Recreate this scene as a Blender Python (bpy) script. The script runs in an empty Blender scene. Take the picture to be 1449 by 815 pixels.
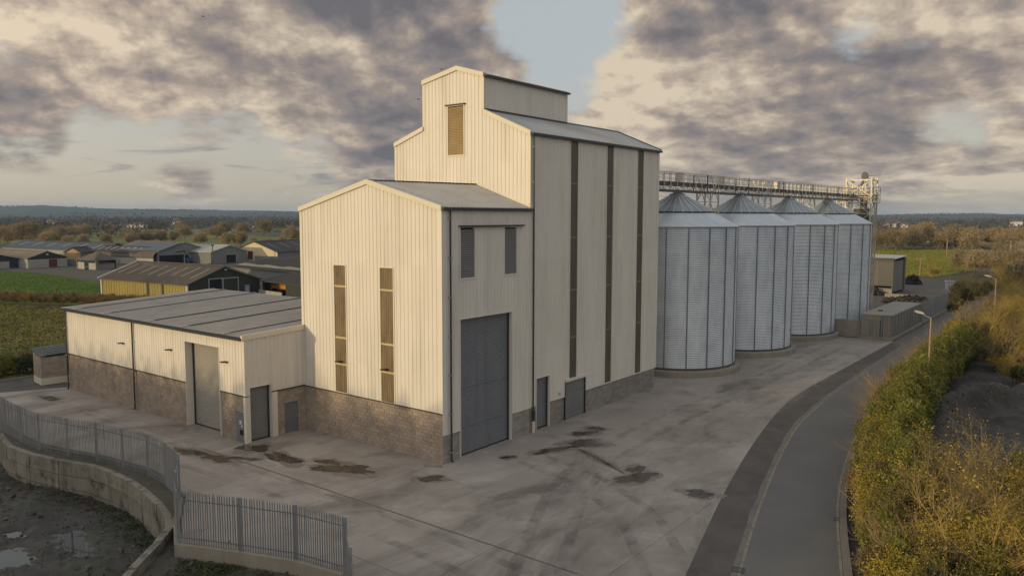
import bpy, math, random
import numpy as np
from mathutils import Vector, Matrix
R = math.radians
random.seed(7)
RNG = np.random.default_rng(11)
SC = bpy.context.scene
COL = SC.collection

# ------------------------------------------------------------------ camera
YAW, PITCH, ROLL = 0.66046, 0.09151, 0.0016
CAM = Vector((30.608, -32.810, 14.5))
fw = Vector((-math.sin(YAW) * math.cos(PITCH), math.cos(YAW) * math.cos(PITCH), -math.sin(PITCH)))
rt = Vector((math.cos(YAW), math.sin(YAW), 0))
up = rt.cross(fw)
r2 = rt * math.cos(ROLL) + up * math.sin(ROLL)
u2 = up * math.cos(ROLL) - rt * math.sin(ROLL)
cd = bpy.data.cameras.new('camera')
cam = bpy.data.objects.new('camera', cd)
COL.objects.link(cam)
M = Matrix.Identity(4)
for i in range(3):
    M[i][0], M[i][1], M[i][2], M[i][3] = r2[i], u2[i], -fw[i], CAM[i]
cam.matrix_world = M
cd.sensor_fit = 'HORIZONTAL'
cd.sensor_width = 36
cd.lens = 36 * 1102.28 / 1449
cd.clip_start = 0.1
cd.clip_end = 30000
SC.camera = cam

# ------------------------------------------------------------------ light
SUN_EL, SUN_AZ = 6.5, 193.0            # azimuth measured clockwise from +Y
SUN_STRENGTH = 2.4
SKY_STRENGTH = 0.12
EXPOSURE = 0.0
SC.view_settings.view_transform = 'Standard'
SC.view_settings.look = 'None'
SC.view_settings.exposure = EXPOSURE
SC.view_settings.gamma = 1
to_sun = Vector((math.sin(R(SUN_AZ)) * math.cos(R(SUN_EL)), math.cos(R(SUN_AZ)) * math.cos(R(SUN_EL)), math.sin(R(SUN_EL))))
sd = bpy.data.lights.new('sun', 'SUN')
sd.energy = SUN_STRENGTH
sd.angle = R(0.6)
sd.color = (1.0, 0.78, 0.43)
so = bpy.data.objects.new('sun', sd)
COL.objects.link(so)
so.rotation_euler = (-to_sun).to_track_quat('-Z', 'Y').to_euler()
so.location = (0, 0, 60)


class NT:
    """small helper to wire nodes"""
    def __init__(s, tree):
        s.t = tree
        s.n = tree.nodes
        s.l = tree.links

    def new(s, typ, **kw):
        n = s.n.new(typ)
        for k, v in kw.items():
            setattr(n, k, v)
        return n

    def set(s, sock, val):
        if val is None:
            return
        if isinstance(val, bpy.types.NodeSocket):
            s.l.new(val, sock)
        elif isinstance(val, (tuple, list)) and len(val) == 3 and sock.type == 'RGBA':
            sock.default_value = (*val, 1)
        else:
            sock.default_value = val

    def math(s, op, a, b=None, c=None, clamp=False):
        n = s.new('ShaderNodeMath', operation=op, use_clamp=clamp)
        for i, v in enumerate((a, b, c)):
            s.set(n.inputs[i], v)
        return n.outputs[0]

    def vmath(s, op, a, b=None, out=0):
        n = s.new('ShaderNodeVectorMath', operation=op)
        s.set(n.inputs[0], a)
        if b is not None:
            s.set(n.inputs[1], b)
        return n.outputs[out]

    def mix(s, f, a, b, typ='MIX'):
        n = s.new('ShaderNodeMix', data_type='RGBA', blend_type=typ)
        s.set(n.inputs[0], f)
        s.set(n.inputs[6], a)
        s.set(n.inputs[7], b)
        return n.outputs[2]

    def rng(s, v, a, b, c=0.0, d=1.0, smooth=False):
        n = s.new('ShaderNodeMapRange')
        if smooth:
            n.interpolation_type = 'SMOOTHSTEP'
        s.set(n.inputs[0], v)
        for i, q in enumerate((a, b, c, d)):
            s.set(n.inputs[i + 1], q)
        return n.outputs[0]

    def noise(s, vec, scale, detail=4, rough=0.5, dist=0.0):
        n = s.new('ShaderNodeTexNoise')
        s.set(n.inputs['Vector'], vec)
        n.inputs['Scale'].default_value = scale
        n.inputs['Detail'].default_value = detail
        n.inputs['Roughness'].default_value = rough
        n.inputs['Distortion'].default_value = dist
        return n.outputs[0]

    def ramp(s, f, stops):
        n = s.new('ShaderNodeValToRGB')
        s.set(n.inputs[0], f)
        e = n.color_ramp.elements
        while len(e) < len(stops):
            e.new(0.5)
        for el, (p, c) in zip(e, stops):
            el.position = p
            el.color = (*c, 1)
        return n.outputs[0]


# ------------------------------------------------------------------ sky
W = bpy.data.worlds.new('World')
SC.world = W
W.use_nodes = True
wt = NT(W.node_tree)
wt.n.clear()
sky = wt.new('ShaderNodeTexSky', sky_type='NISHITA', sun_disc=False)
sky.sun_elevation = R(SUN_EL)
sky.sun_rotation = R(SUN_AZ)
sky.altitude = 60
sky.air_density = 1.0
sky.dust_density = 1.6
tc = wt.new('ShaderNodeTexCoord')
d = wt.vmath('NORMALIZE', tc.outputs['Generated'])
sep = wt.new('ShaderNodeSeparateXYZ')
wt.set(sep.inputs[0], d)
dz = sep.outputs[2]
inv = wt.math('DIVIDE', 1.0, wt.math('ADD', wt.math('MAXIMUM', dz, 0.0), 0.22))
cmb = wt.new('ShaderNodeCombineXYZ')
wt.set(cmb.inputs[0], wt.math('MULTIPLY', sep.outputs[0], inv))
wt.set(cmb.inputs[1], wt.math('MULTIPLY', sep.outputs[1], inv))
wt.set(cmb.inputs[2], wt.math('MULTIPLY', dz, 4.0))
pc = cmb.outputs[0]


def blob(dirv, deg):
    dot = wt.vmath('DOT_PRODUCT', d, Vector(dirv).normalized(), out=1)
    c = math.cos(R(deg))
    return wt.rng(dot, c, 1.0, smooth=True)


LIT = Vector((-0.020, -0.008, -0.050))                            # low sun: flanks and undersides catch the light
cz = wt.new('ShaderNodeCombineXYZ')
wt.set(cz.inputs[0], sep.outputs[0])
wt.set(cz.inputs[1], sep.outputs[1])
wt.set(cz.inputs[2], wt.math('MULTIPLY', wt.math('LOGARITHM', wt.math('ADD', 1.0, wt.math('DIVIDE', wt.math('MAXIMUM', dz, 0.0), 0.09)), math.e), 0.46))
dq = wt.vmath('MULTIPLY', cz.outputs[0], Vector((1, 1, 1)))                # clouds are wider than tall


def cloud_noise(scale, det, rough, k, dist=0.0):
    a_ = wt.noise(dq, scale, det, rough, dist)
    b_ = wt.noise(wt.vmath('ADD', dq, LIT * k), scale, det, rough, dist)
    return a_, wt.math('SUBTRACT', a_, b_)


n_all, r_all = cloud_noise(4.6, 12, 0.56, 0.9, 0.15)
n_fin, r_fin = cloud_noise(15.0, 9, 0.56, 0.40, 0.1)
n_lay = wt.noise(wt.vmath('MULTIPLY', d, Vector((1, 1, 6.0))), 3.4, 7, 0.55, 0.3)
dens = wt.math('ADD', wt.math('MULTIPLY', n_all, 0.95), wt.math('MULTIPLY', wt.math('SUBTRACT', n_fin, 0.5), 0.30))
dens = wt.math('ADD', dens, wt.math('MULTIPLY', wt.math('SUBTRACT', n_lay, 0.5), 0.22))
dens = wt.math('SUBTRACT', dens, wt.rng(dz, 0.30, 0.75, 0.0, 0.14))
for dv, deg, w in [((-0.560, 0.800, 0.225), 7.0, -0.165), ((-0.585, 0.795, 0.15), 3.5, -0.06), ((-0.150, 0.982, 0.106), 3.2, -0.16), ((-0.90, 0.42, 0.085), 3.0, -0.10), ((-0.49, 0.86, 0.12), 5.5, 0.11), ((-0.30, 0.95, 0.06), 9, 0.10), ((-0.15, 0.985, 0.19), 6, 0.12),
                   ((-0.93, 0.37, 0.008), 7.5, -0.22), ((-0.87, 0.49, 0.008), 7, -0.22), ((-0.80, 0.60, 0.005), 7.5, -0.24), ((-0.945, 0.33, 0.088), 4.5, 0.20),
                   ((-0.70, 0.70, 0.075), 7, 0.16), ((-0.78, 0.60, 0.17), 20, 0.29), ((-0.32, 0.93, 0.13), 17, 0.17), ((-0.45, 0.89, 0.085), 8, 0.12),
                   ((-0.93, 0.34, 0.15), 8, 0.10), ((-0.17, 0.985, 0.03), 12, 0.10)]:
    dens = wt.math('ADD', dens, wt.math('MULTIPLY', blob(dv, deg), w))
alpha = wt.rng(dens, 0.475, 0.615, smooth=True)
# thickness and lit side decide the tone of a cloud
tone = wt.math('SUBTRACT', 0.765, wt.math('MULTIPLY', wt.rng(dens, 0.52, 0.95), 0.40))
tone = wt.math('ADD', tone, wt.math('MULTIPLY', r_all, 2.9))
tone = wt.math('ADD', tone, wt.math('MULTIPLY', r_fin, 1.7))
tone = wt.math('ADD', tone, wt.math('MULTIPLY', wt.math('SUBTRACT', n_lay, 0.5), -0.35))
for dv, deg, w in [((-0.74, 0.63, 0.240), 12, -0.24), ((-0.394, 0.901, 0.190), 8, -0.18), ((-0.934, 0.345, 0.085), 5, -0.26),
                   ((-0.212, 0.969, 0.125), 9, -0.16), ((-0.443, 0.892, 0.090), 8, 0.20), ((-0.50, 0.853, 0.14), 6, 0.20),
                   ((-0.775, 0.614, 0.135), 6, 0.12), ((-0.128, 0.99, 0.056), 6, 0.14), ((-0.30, 0.95, 0.11), 6, 0.10),
                   ((-0.69, 0.709, 0.11), 5, -0.12), ((-0.88, 0.46, 0.13), 9, 0.06), ((-0.36, 0.93, 0.050), 5, -0.12)]:
    tone = wt.math('ADD', tone, wt.math('MULTIPLY', blob(dv, deg), w))
cl = wt.ramp(tone, [(0.0, (0.158, 0.150, 0.160)), (0.28, (0.232, 0.207, 0.204)), (0.52, (0.335, 0.278, 0.242)),
                    (0.74, (0.490, 0.405, 0.325)), (1.0, (0.700, 0.590, 0.445))])
# clear sky: the sky texture, washed out by thin high cloud near the horizon
clear = wt.mix(1.0, sky.outputs[0], (SKY_STRENGTH, SKY_STRENGTH, SKY_STRENGTH), 'MULTIPLY')
low = wt.rng(dz, 0.0, 0.18, 1.0, 0.0)
veil = wt.mix(low, (0.50, 0.535, 0.555), (0.62, 0.525, 0.385))
clear = wt.mix(0.85, clear, veil)
# thin streaks of low cloud
strk = wt.noise(wt.vmath('MULTIPLY', d, Vector((1, 1, 7.5))), 5.5, 6, 0.6, 0.6)
strk = wt.math('MULTIPLY', wt.rng(strk, 0.56, 0.70, smooth=True), wt.rng(dz, 0.015, 0.05, 0.0, 0.85, smooth=True))
strk = wt.math('MULTIPLY', strk, wt.rng(dz, 0.09, 0.16, 1.0, 0.0, smooth=True))
clear = wt.mix(strk, clear, (0.27, 0.255, 0.265))
col = wt.mix(alpha, clear, cl)
# the side of the sky round the low sun is brighter and warmer
glow = wt.rng(wt.vmath('DOT_PRODUCT', d, to_sun, out=1), -0.35, 1.0, 0.0, 1.15)
col = wt.mix(1.0, col, wt.mix(wt.math('MULTIPLY', glow, 0.48), (1, 1, 1), (2.35, 2.10, 1.80)), 'MULTIPLY')
horizon = wt.rng(dz, 0.0, 0.035, 0.60, 0.0, smooth=True)
col = wt.mix(horizon, col, (0.60, 0.495, 0.355))
below = wt.rng(dz, -0.02, 0.0, 0.0, 1.0)
col = wt.mix(below, (0.13, 0.12, 0.11), col)
col = wt.mix(1.0, col, (1 / SKY_STRENGTH,) * 3, 'MULTIPLY')
bg = wt.new('ShaderNodeBackground')
wt.set(bg.inputs[0], col)
bg.inputs[1].default_value = SKY_STRENGTH
wo = wt.new('ShaderNodeOutputWorld')
wt.l.new(bg.outputs[0], wo.inputs[0])

# ------------------------------------------------------------------ materials
MAT = {}


def pmat(name, c1, c2=None, scale=1.0, rough=0.7, metal=0.0, detail=5, bump=0.0, bscale=None, island=0.0, objr=0.0,
         stretch=None, c3=None, s3=8.0, w3=0.5, spec=0.5, gen=False, streak=None, stain=None, sheets=0.0):
    m = bpy.data.materials.new(name)
    m.use_nodes = True
    t = NT(m.node_tree)
    b = t.n['Principled BSDF']
    geo = t.new('ShaderNodeNewGeometry')
    if gen:
        tcn = t.new('ShaderNodeTexCoord')
        pos = tcn.outputs['Object']
    else:
        pos = geo.outputs['Position']
    if stretch:
        pos = t.vmath('MULTIPLY', pos, Vector(stretch))
    c2 = c2 or tuple(x * 0.8 for x in c1)
    f = t.rng(t.noise(pos, scale, detail, 0.6), 0.32, 0.68)
    c = t.mix(f, c1, c2)
    if c3:
        f3 = t.rng(t.noise(pos, s3, 6, 0.65), 0.5, 0.68)
        c = t.mix(t.math('MULTIPLY', f3, w3), c, c3)
    if sheets:
        fl = t.vmath('FLOOR', t.vmath('ADD', t.vmath('MULTIPLY', geo.outputs['Position'], Vector((1, 1, .155))), Vector((.37, .41, .2))))
        wn = t.new('ShaderNodeTexWhiteNoise', noise_dimensions='3D')
        t.set(wn.inputs[0], fl)
        c = t.mix(1.0, c, t.rng(wn.outputs[0], 0, 1, 1 - sheets, 1 + sheets), 'MULTIPLY')
    if stain:
        f4 = t.rng(t.noise(t.vmath('MULTIPLY', pos, Vector((1, .45, 1))), stain[1], 9, 0.68, 0.8), 0.50, 0.66)
        c = t.mix(t.math('MULTIPLY', f4, stain[2]), c, stain[0])
    if streak:
        sc, col_, amt = streak
        ps = t.vmath('MULTIPLY', geo.outputs['Position'], Vector((sc, sc, sc * 0.06)))
        fs = t.rng(t.noise(ps, 1.0, 6, 0.7), 0.5, 0.75)
        c = t.mix(t.math('MULTIPLY', fs, amt), c, col_)
    if island:
        v = t.rng(geo.outputs['Random Per Island'], 0, 1, 1 - island, 1 + island)
        c = t.mix(1.0, c, v, 'MULTIPLY')
    if objr:
        oi = t.new('ShaderNodeObjectInfo')
        v = t.rng(oi.outputs['Random'], 0, 1, 1 - objr, 1 + objr)
        c = t.mix(1.0, c, v, 'MULTIPLY')
    t.set(b.inputs['Base Color'], c)
    b.inputs['Roughness'].default_value = rough
    b.inputs['Metallic'].default_value = metal
    b.inputs['Specular IOR Level'].default_value = spec
    if bump:
        bn = t.new('ShaderNodeBump')
        bn.inputs['Strength'].default_value = bump
        bn.inputs['Distance'].default_value = 0.05
        t.set(bn.inputs['Height'], t.noise(pos, bscale or scale * 6, 6, 0.65))
        t.l.new(bn.outputs[0], b.inputs['Normal'])
    MAT[name] = m
    return m


pmat('cladding', (0.685, 0.632, 0.573), (0.64, 0.592, 0.538), 0.35, 0.45, streak=(1.6, (0.44, 0.39, 0.32), 0.5), sheets=0.035)
pmat('trim_cream', (0.67, 0.61, 0.50), (0.62, 0.565, 0.465), 0.5, 0.5)
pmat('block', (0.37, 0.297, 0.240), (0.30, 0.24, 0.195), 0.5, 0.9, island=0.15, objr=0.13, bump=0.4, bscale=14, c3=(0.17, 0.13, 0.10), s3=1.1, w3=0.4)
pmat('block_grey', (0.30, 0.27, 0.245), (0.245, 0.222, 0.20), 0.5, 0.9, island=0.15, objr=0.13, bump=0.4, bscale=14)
pmat('mortar', (0.30, 0.27, 0.235), (0.26, 0.235, 0.205), 2, 0.95)
pmat('roof_grey', (0.46, 0.43, 0.40), (0.40, 0.375, 0.35), 0.5, 0.55, streak=(0.7, (0.2, 0.18, 0.165), 0.4))
pmat('roof_tower', (0.44, 0.45, 0.465), (0.375, 0.385, 0.40), 0.5, 0.5, c3=(0.36, 0.29, 0.17), s3=0.22, w3=0.55)
pmat('roof_low', (0.40, 0.357, 0.322), (0.345, 0.31, 0.28), 0.6, 0.6, streak=(0.9, (0.16, 0.14, 0.125), 0.4))
pmat('roof_dark', (0.10, 0.105, 0.115), (0.08, 0.084, 0.092), 1.0, 0.5)
pmat('channel', (0.085, 0.078, 0.072), (0.13, 0.115, 0.105), 1.2, 0.7)
pmat('dark_metal', (0.035, 0.037, 0.042), (0.028, 0.03, 0.034), 1.0, 0.45)
pmat('anthracite', (0.172, 0.177, 0.194), (0.147, 0.152, 0.168), 0.7, 0.5, streak=(1.5, (0.045, 0.047, 0.05), 0.4))
pmat('shutter_grey', (0.30, 0.277, 0.252), (0.27, 0.25, 0.228), 0.7, 0.55)
pmat('shutter_dark', (0.19, 0.19, 0.192), (0.165, 0.165, 0.167), 0.7, 0.55)
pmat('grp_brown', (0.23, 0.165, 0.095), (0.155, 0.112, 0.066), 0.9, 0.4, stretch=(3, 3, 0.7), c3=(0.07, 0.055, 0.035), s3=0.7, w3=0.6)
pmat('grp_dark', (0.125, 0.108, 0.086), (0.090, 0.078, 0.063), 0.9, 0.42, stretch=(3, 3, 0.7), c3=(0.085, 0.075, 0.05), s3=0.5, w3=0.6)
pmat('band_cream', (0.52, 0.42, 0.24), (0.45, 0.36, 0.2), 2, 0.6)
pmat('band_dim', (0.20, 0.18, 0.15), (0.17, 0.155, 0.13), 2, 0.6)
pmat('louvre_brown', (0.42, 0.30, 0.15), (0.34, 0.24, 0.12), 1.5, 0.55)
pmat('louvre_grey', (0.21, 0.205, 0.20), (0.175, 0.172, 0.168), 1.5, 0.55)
pmat('galv_dull', (0.34, 0.36, 0.385), (0.28, 0.295, 0.315), 0.8, 0.5, 0.35)
pmat('fence_steel', (0.25, 0.26, 0.28), (0.205, 0.212, 0.23), 0.8, 0.5, 0.35, island=0.12, objr=0.12)
pmat('concrete', (0.355, 0.308, 0.276), (0.26, 0.226, 0.202), 0.16, 0.80, detail=10, bump=0.15, bscale=4, c3=(0.40, 0.36, 0.33), s3=0.42, w3=0.65, objr=0.07, spec=0.35, stain=((0.105, 0.086, 0.074), 0.23, 0.7))
pmat('concrete_pale', (0.30, 0.268, 0.225), (0.235, 0.21, 0.175), 0.7, 0.88, bump=0.25, bscale=5, streak=(1.2, (0.16, 0.13, 0.10), 0.6))
pmat('concrete_wall', (0.255, 0.232, 0.19), (0.185, 0.168, 0.138), 0.6, 0.9, bump=0.35, bscale=5, c3=(0.045, 0.044, 0.036), s3=1.1, w3=0.95, streak=(1.6, (0.055, 0.05, 0.042), 0.9), objr=0.14)
pmat('asphalt', (0.158, 0.149, 0.143), (0.122, 0.115, 0.111), 0.25, 0.85, bump=0.25, bscale=12, c3=(0.19, 0.176, 0.166), s3=0.5, w3=0.4, spec=0.3)
pmat('asphalt_old', (0.122, 0.108, 0.100), (0.085, 0.075, 0.069), 0.6, 0.9, bump=0.35, bscale=9, c3=(0.125, 0.115, 0.108), s3=0.7, w3=0.8, spec=0.3)
pmat('edge_strip', (0.19, 0.172, 0.16), (0.135, 0.123, 0.115), 0.9, 0.9, c3=(0.11, 0.10, 0.094), s3=1.6, w3=0.8)
pmat('kerb_stone', (0.22, 0.19, 0.165), (0.17, 0.15, 0.13), 1.2, 0.9, objr=0.12, bump=0.2)
pmat('paint_worn', (0.30, 0.25, 0.17), (0.20, 0.17, 0.125), 1.4, 0.8, c3=(0.10, 0.088, 0.08), s3=3.0, w3=0.8)
pmat('paint_white_worn', (0.24, 0.21, 0.18), (0.17, 0.15, 0.13), 1.4, 0.8, c3=(0.09, 0.08, 0.075), s3=2.0, w3=0.8)
pmat('mud', (0.058, 0.049, 0.043), (0.016, 0.014, 0.013), 0.55, 0.6, detail=11, bump=1.0, bscale=3.0, c3=(0.034, 0.040, 0.014), s3=0.30, w3=0.85)
pmat('soil', (0.062, 0.054, 0.049), (0.026, 0.024, 0.022), 0.4, 0.92, detail=9, bump=0.7, bscale=3, c3=(0.12, 0.10, 0.085), s3=1.5, w3=0.5)
pmat('gravel', (0.105, 0.090, 0.076), (0.07, 0.06, 0.05), 1.2, 0.95, bump=0.8, bscale=11, c3=(0.05, 0.058, 0.02), s3=0.8, w3=0.75)
pmat('grass_rough', (0.115, 0.125, 0.022), (0.125, 0.105, 0.034), 0.25, 0.95, detail=9, bump=0.6, bscale=5, c3=(0.055, 0.065, 0.016), s3=0.5, w3=0.7)
pmat('grass_lawn', (0.095, 0.150, 0.018), (0.075, 0.120, 0.016), 0.08, 0.95, detail=7, bump=0.3, bscale=3, c3=(0.085, 0.10, 0.022), s3=0.15, w3=0.5)
pmat('field_green', (0.150, 0.155, 0.030), (0.12, 0.130, 0.027), 0.02, 0.95, detail=7, c3=(0.06, 0.078, 0.018), s3=0.03, w3=0.7)
pmat('field_pale', (0.125, 0.145, 0.040), (0.105, 0.125, 0.036), 0.01, 0.95, detail=7, c3=(0.12, 0.105, 0.05), s3=0.02, w3=0.6)
pmat('ground', (0.085, 0.075, 0.042), (0.062, 0.062, 0.030), 0.006, 0.95, detail=10, c3=(0.055, 0.048, 0.032), s3=0.02, w3=0.8)
pmat('hill', (0.070, 0.062, 0.042), (0.050, 0.055, 0.030), 0.0016, 0.95, detail=9, c3=(0.035, 0.035, 0.025), s3=0.005, w3=0.9)
pmat('tuft_rough', (0.15, 0.155, 0.024), (0.165, 0.125, 0.036), 0.12, 0.95, island=0.35, c3=(0.055, 0.068, 0.014), s3=0.25, w3=0.8)
pmat('tuft_lawn', (0.095, 0.155, 0.015), (0.075, 0.125, 0.013), 0.08, 0.95, island=0.3)
pmat('tuft_field', (0.185, 0.185, 0.030), (0.15, 0.155, 0.028), 0.03, 0.95, island=0.3)
pmat('twig', (0.36, 0.255, 0.115), (0.24, 0.17, 0.08), 0.8, 0.9, objr=0.15)
pmat('twig_ochre', (0.52, 0.36, 0.10), (0.34, 0.235, 0.075), 0.6, 0.9, objr=0.15)
pmat('twig_far', (0.33, 0.25, 0.135), (0.24, 0.185, 0.105), 0.05, 0.95, island=0.25, objr=0.25)
pmat('bark', (0.20, 0.155, 0.095), (0.14, 0.11, 0.072), 0.8, 0.95)
pmat('leaf_hedge', (0.175, 0.165, 0.016), (0.095, 0.108, 0.014), 0.35, 0.75, island=0.40, objr=0.18, c3=(0.14, 0.115, 0.025), s3=0.5, w3=0.75)
pmat('leaf_dark', (0.055, 0.068, 0.018), (0.034, 0.045, 0.013), 0.5, 0.75, island=0.4, objr=0.2)
pmat('leaf_ochre', (0.36, 0.25, 0.024), (0.24, 0.185, 0.022), 0.6, 0.8, island=0.4, objr=0.15, c3=(0.085, 0.09, 0.016), s3=0.5, w3=0.8)
pmat('leaf_brown', (0.22, 0.145, 0.060), (0.145, 0.105, 0.045), 0.5, 0.85, island=0.4, objr=0.12, c3=(0.075, 0.066, 0.022), s3=0.4, w3=0.7)
pmat('wood_far', (0.105, 0.090, 0.068), (0.065, 0.062, 0.050), 0.006, 0.95, island=0.35, detail=6, c3=(0.035, 0.038, 0.022), s3=0.012, w3=0.8)
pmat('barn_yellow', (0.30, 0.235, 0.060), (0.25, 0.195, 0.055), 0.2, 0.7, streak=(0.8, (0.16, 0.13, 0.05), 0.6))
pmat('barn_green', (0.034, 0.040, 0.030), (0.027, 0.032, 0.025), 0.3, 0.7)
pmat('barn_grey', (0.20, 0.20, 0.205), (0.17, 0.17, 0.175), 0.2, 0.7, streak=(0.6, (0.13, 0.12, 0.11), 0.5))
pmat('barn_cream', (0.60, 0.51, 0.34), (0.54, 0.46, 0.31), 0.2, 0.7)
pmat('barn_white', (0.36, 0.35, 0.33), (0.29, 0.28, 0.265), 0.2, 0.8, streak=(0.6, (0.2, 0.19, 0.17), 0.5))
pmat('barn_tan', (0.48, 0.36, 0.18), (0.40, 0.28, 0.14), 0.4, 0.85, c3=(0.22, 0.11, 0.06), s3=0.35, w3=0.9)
pmat('sheet_brown', (0.125, 0.095, 0.072), (0.09, 0.072, 0.058), 0.2, 0.85, c3=(0.06, 0.055, 0.055), s3=0.12, w3=0.8)
pmat('sheet_dark', (0.072, 0.066, 0.064), (0.050, 0.047, 0.047), 0.2, 0.85, c3=(0.11, 0.09, 0.075), s3=0.25, w3=0.5)
pmat('sheet_blue', (0.070, 0.085, 0.110), (0.055, 0.066, 0.088), 0.2, 0.5)
pmat('sheet_tan', (0.25, 0.19, 0.145), (0.19, 0.15, 0.12), 0.25, 0.85, c3=(0.13, 0.11, 0.095), s3=0.5, w3=0.7)
pmat('roof_light', (0.27, 0.225, 0.17), (0.2, 0.17, 0.135), 0.5, 0.6)
pmat('roof_white', (0.5, 0.49, 0.47), (0.42, 0.41, 0.4), 0.3, 0.6)
pmat('void', (0.010, 0.010, 0.010), (0.008, 0.008, 0.008), 1, 0.9)  # near-black: shade of interiors put into the colour; also wheels, cab and vent
pmat('door_red', (0.13, 0.022, 0.020), (0.10, 0.018, 0.018), 0.5, 0.7)
pmat('door_blue', (0.025, 0.035, 0.085), (0.02, 0.028, 0.065), 0.5, 0.7)
pmat('tank_orange', (0.55, 0.25, 0.025), (0.45, 0.20, 0.02), 0.5, 0.6)
pmat('blue_plastic', (0.02, 0.09, 0.25), (0.018, 0.07, 0.2), 0.5, 0.5)
pmat('enclosure', (0.32, 0.295, 0.265), (0.27, 0.25, 0.225), 0.4, 0.8, streak=(1.0, (0.14, 0.125, 0.105), 0.6), objr=0.08)
pmat('enclosure_dark', (0.21, 0.205, 0.197), (0.17, 0.166, 0.16), 0.4, 0.75, streak=(1.0, (0.09, 0.086, 0.08), 0.6), objr=0.10)
pmat('cabinet_white', (0.42, 0.44, 0.46), (0.36, 0.38, 0.40), 0.5, 0.6)
pmat('shed_pale', (0.125, 0.118, 0.108), (0.10, 0.095, 0.087), 0.3, 0.85, streak=(0.7, (0.18, 0.16, 0.14), 0.5))
pmat('trim_green', (0.03, 0.045, 0.035), (0.024, 0.036, 0.028), 1, 0.6)
pmat('rubble_stone', (0.12, 0.105, 0.095), (0.07, 0.062, 0.056), 0.8, 0.9, island=0.4)
pmat('soil_brown', (0.085, 0.058, 0.042), (0.055, 0.040, 0.030), 0.8, 0.95, island=0.35)
pmat('rubble', (0.035, 0.030, 0.028), (0.022, 0.020, 0.019), 0.8, 0.9, island=0.5)
pmat('pole_wood', (0.32, 0.225, 0.12), (0.25, 0.18, 0.10), 1.0, 0.85)
pmat('lamp_tan', (0.36, 0.265, 0.175), (0.29, 0.22, 0.15), 1.5, 0.75)  # plain tan, varied only at random
pmat('lamp_head', (0.5, 0.46, 0.40), (0.42, 0.39, 0.34), 2, 0.5)
pmat('notice_white', (0.6, 0.6, 0.58), (0.5, 0.5, 0.48), 2, 0.6)
pmat('notice_blue', (0.25, 0.26, 0.38), (0.2, 0.21, 0.32), 2, 0.6)
pmat('bird_dark', (0.02, 0.02, 0.02), (0.02, 0.02, 0.02), 1, 0.9)
pmat('gantry_steel', (0.56, 0.51, 0.43), (0.45, 0.41, 0.35), 0.8, 0.5, 0.25)
pmat('galv_roof', (0.36, 0.375, 0.395), (0.28, 0.295, 0.315), 0.7, 0.5, 0.4, objr=0.06)
pmat('stiffener', (0.235, 0.24, 0.25), (0.19, 0.195, 0.205), 0.8, 0.5, 0.3)
pmat('gantry_dark', (0.085, 0.08, 0.078), (0.06, 0.058, 0.056), 0.8, 0.55)
pmat('house_white', (0.7, 0.68, 0.64), (0.6, 0.58, 0.55), 0.1, 0.8)
pmat('house_roof', (0.14, 0.09, 0.07), (0.11, 0.075, 0.06), 0.1, 0.8)


def silo_mat():
    m = bpy.data.materials.new('galvanised')
    m.use_nodes = True
    t = NT(m.node_tree)
    b = t.n['Principled BSDF']
    tcn = t.new('ShaderNodeTexCoord')
    s = t.new('ShaderNodeSeparateXYZ')
    t.set(s.inputs[0], tcn.outputs['Object'])
    ang = t.math('ARCTAN2', s.outputs[1], s.outputs[0])
    sheet = t.math('FLOOR', t.math('MULTIPLY', ang, 18 / (2 * math.pi)))
    row = t.math('FLOOR', t.math('DIVIDE', s.outputs[2], 1.12))
    c = t.new('ShaderNodeCombineXYZ')
    t.set(c.inputs[0], sheet)
    t.set(c.inputs[1], row)
    wn = t.new('ShaderNodeTexWhiteNoise', noise_dimensions='3D')
    t.set(wn.inputs[0], c.outputs[0])
    oi = t.new('ShaderNodeObjectInfo')
    v = t.math('ADD', t.math('MULTIPLY', wn.outputs[0], 0.10), 0.93)
    sp = t.noise(t.vmath('MULTIPLY', tcn.outputs['Object'], Vector((1, 1, 0.35))), 1.2, 8, 0.7)
    v = t.math('MULTIPLY', v, t.rng(sp, 0.3, 0.7, 0.86, 1.12))
    col = t.mix(1.0, (0.58, 0.61, 0.65), v, 'MULTIPLY')
    t.set(b.inputs['Base Color'], col)
    b.inputs['Metallic'].default_value = 0.55
    t.set(b.inputs['Roughness'], t.rng(wn.outputs[0], 0, 1, 0.44, 0.56))
    MAT['galvanised'] = m


silo_mat()


def water_mat(name, col, rough, lo, hi):
    m = bpy.data.materials.new(name)
    m.use_nodes = True
    t = NT(m.node_tree)
    b = t.n['Principled BSDF']
    g = t.new('ShaderNodeNewGeometry')
    f = t.rng(t.noise(g.outputs['Position'], 1.1, 5, 0.6), 0.35, 0.65)
    t.set(b.inputs['Base Color'], t.mix(f, col, tuple(x * 1.6 for x in col)))
    t.set(b.inputs['Roughness'], t.rng(f, 0, 1, lo, hi))
    b.inputs['Specular IOR Level'].default_value = 0.5
    MAT[name] = m


pmat('damp', (0.215, 0.186, 0.165), (0.165, 0.142, 0.126), 0.7, 0.6, detail=8, c3=(0.27, 0.24, 0.215), s3=1.0, w3=0.7)
water_mat('wet', (0.048, 0.036, 0.027), 0.3, 0.08, 0.40)
water_mat('pool', (0.030, 0.028, 0.026), 0.05, 0.03, 0.06)

# ------------------------------------------------------------------ builders
OFF = {}


def tag(o, label=None, cat=None, group=None, kind=None):
    if label: o['label'] = label
    if cat: o['category'] = cat
    if group: o['group'] = group
    if kind: o['kind'] = kind
    return o


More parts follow.
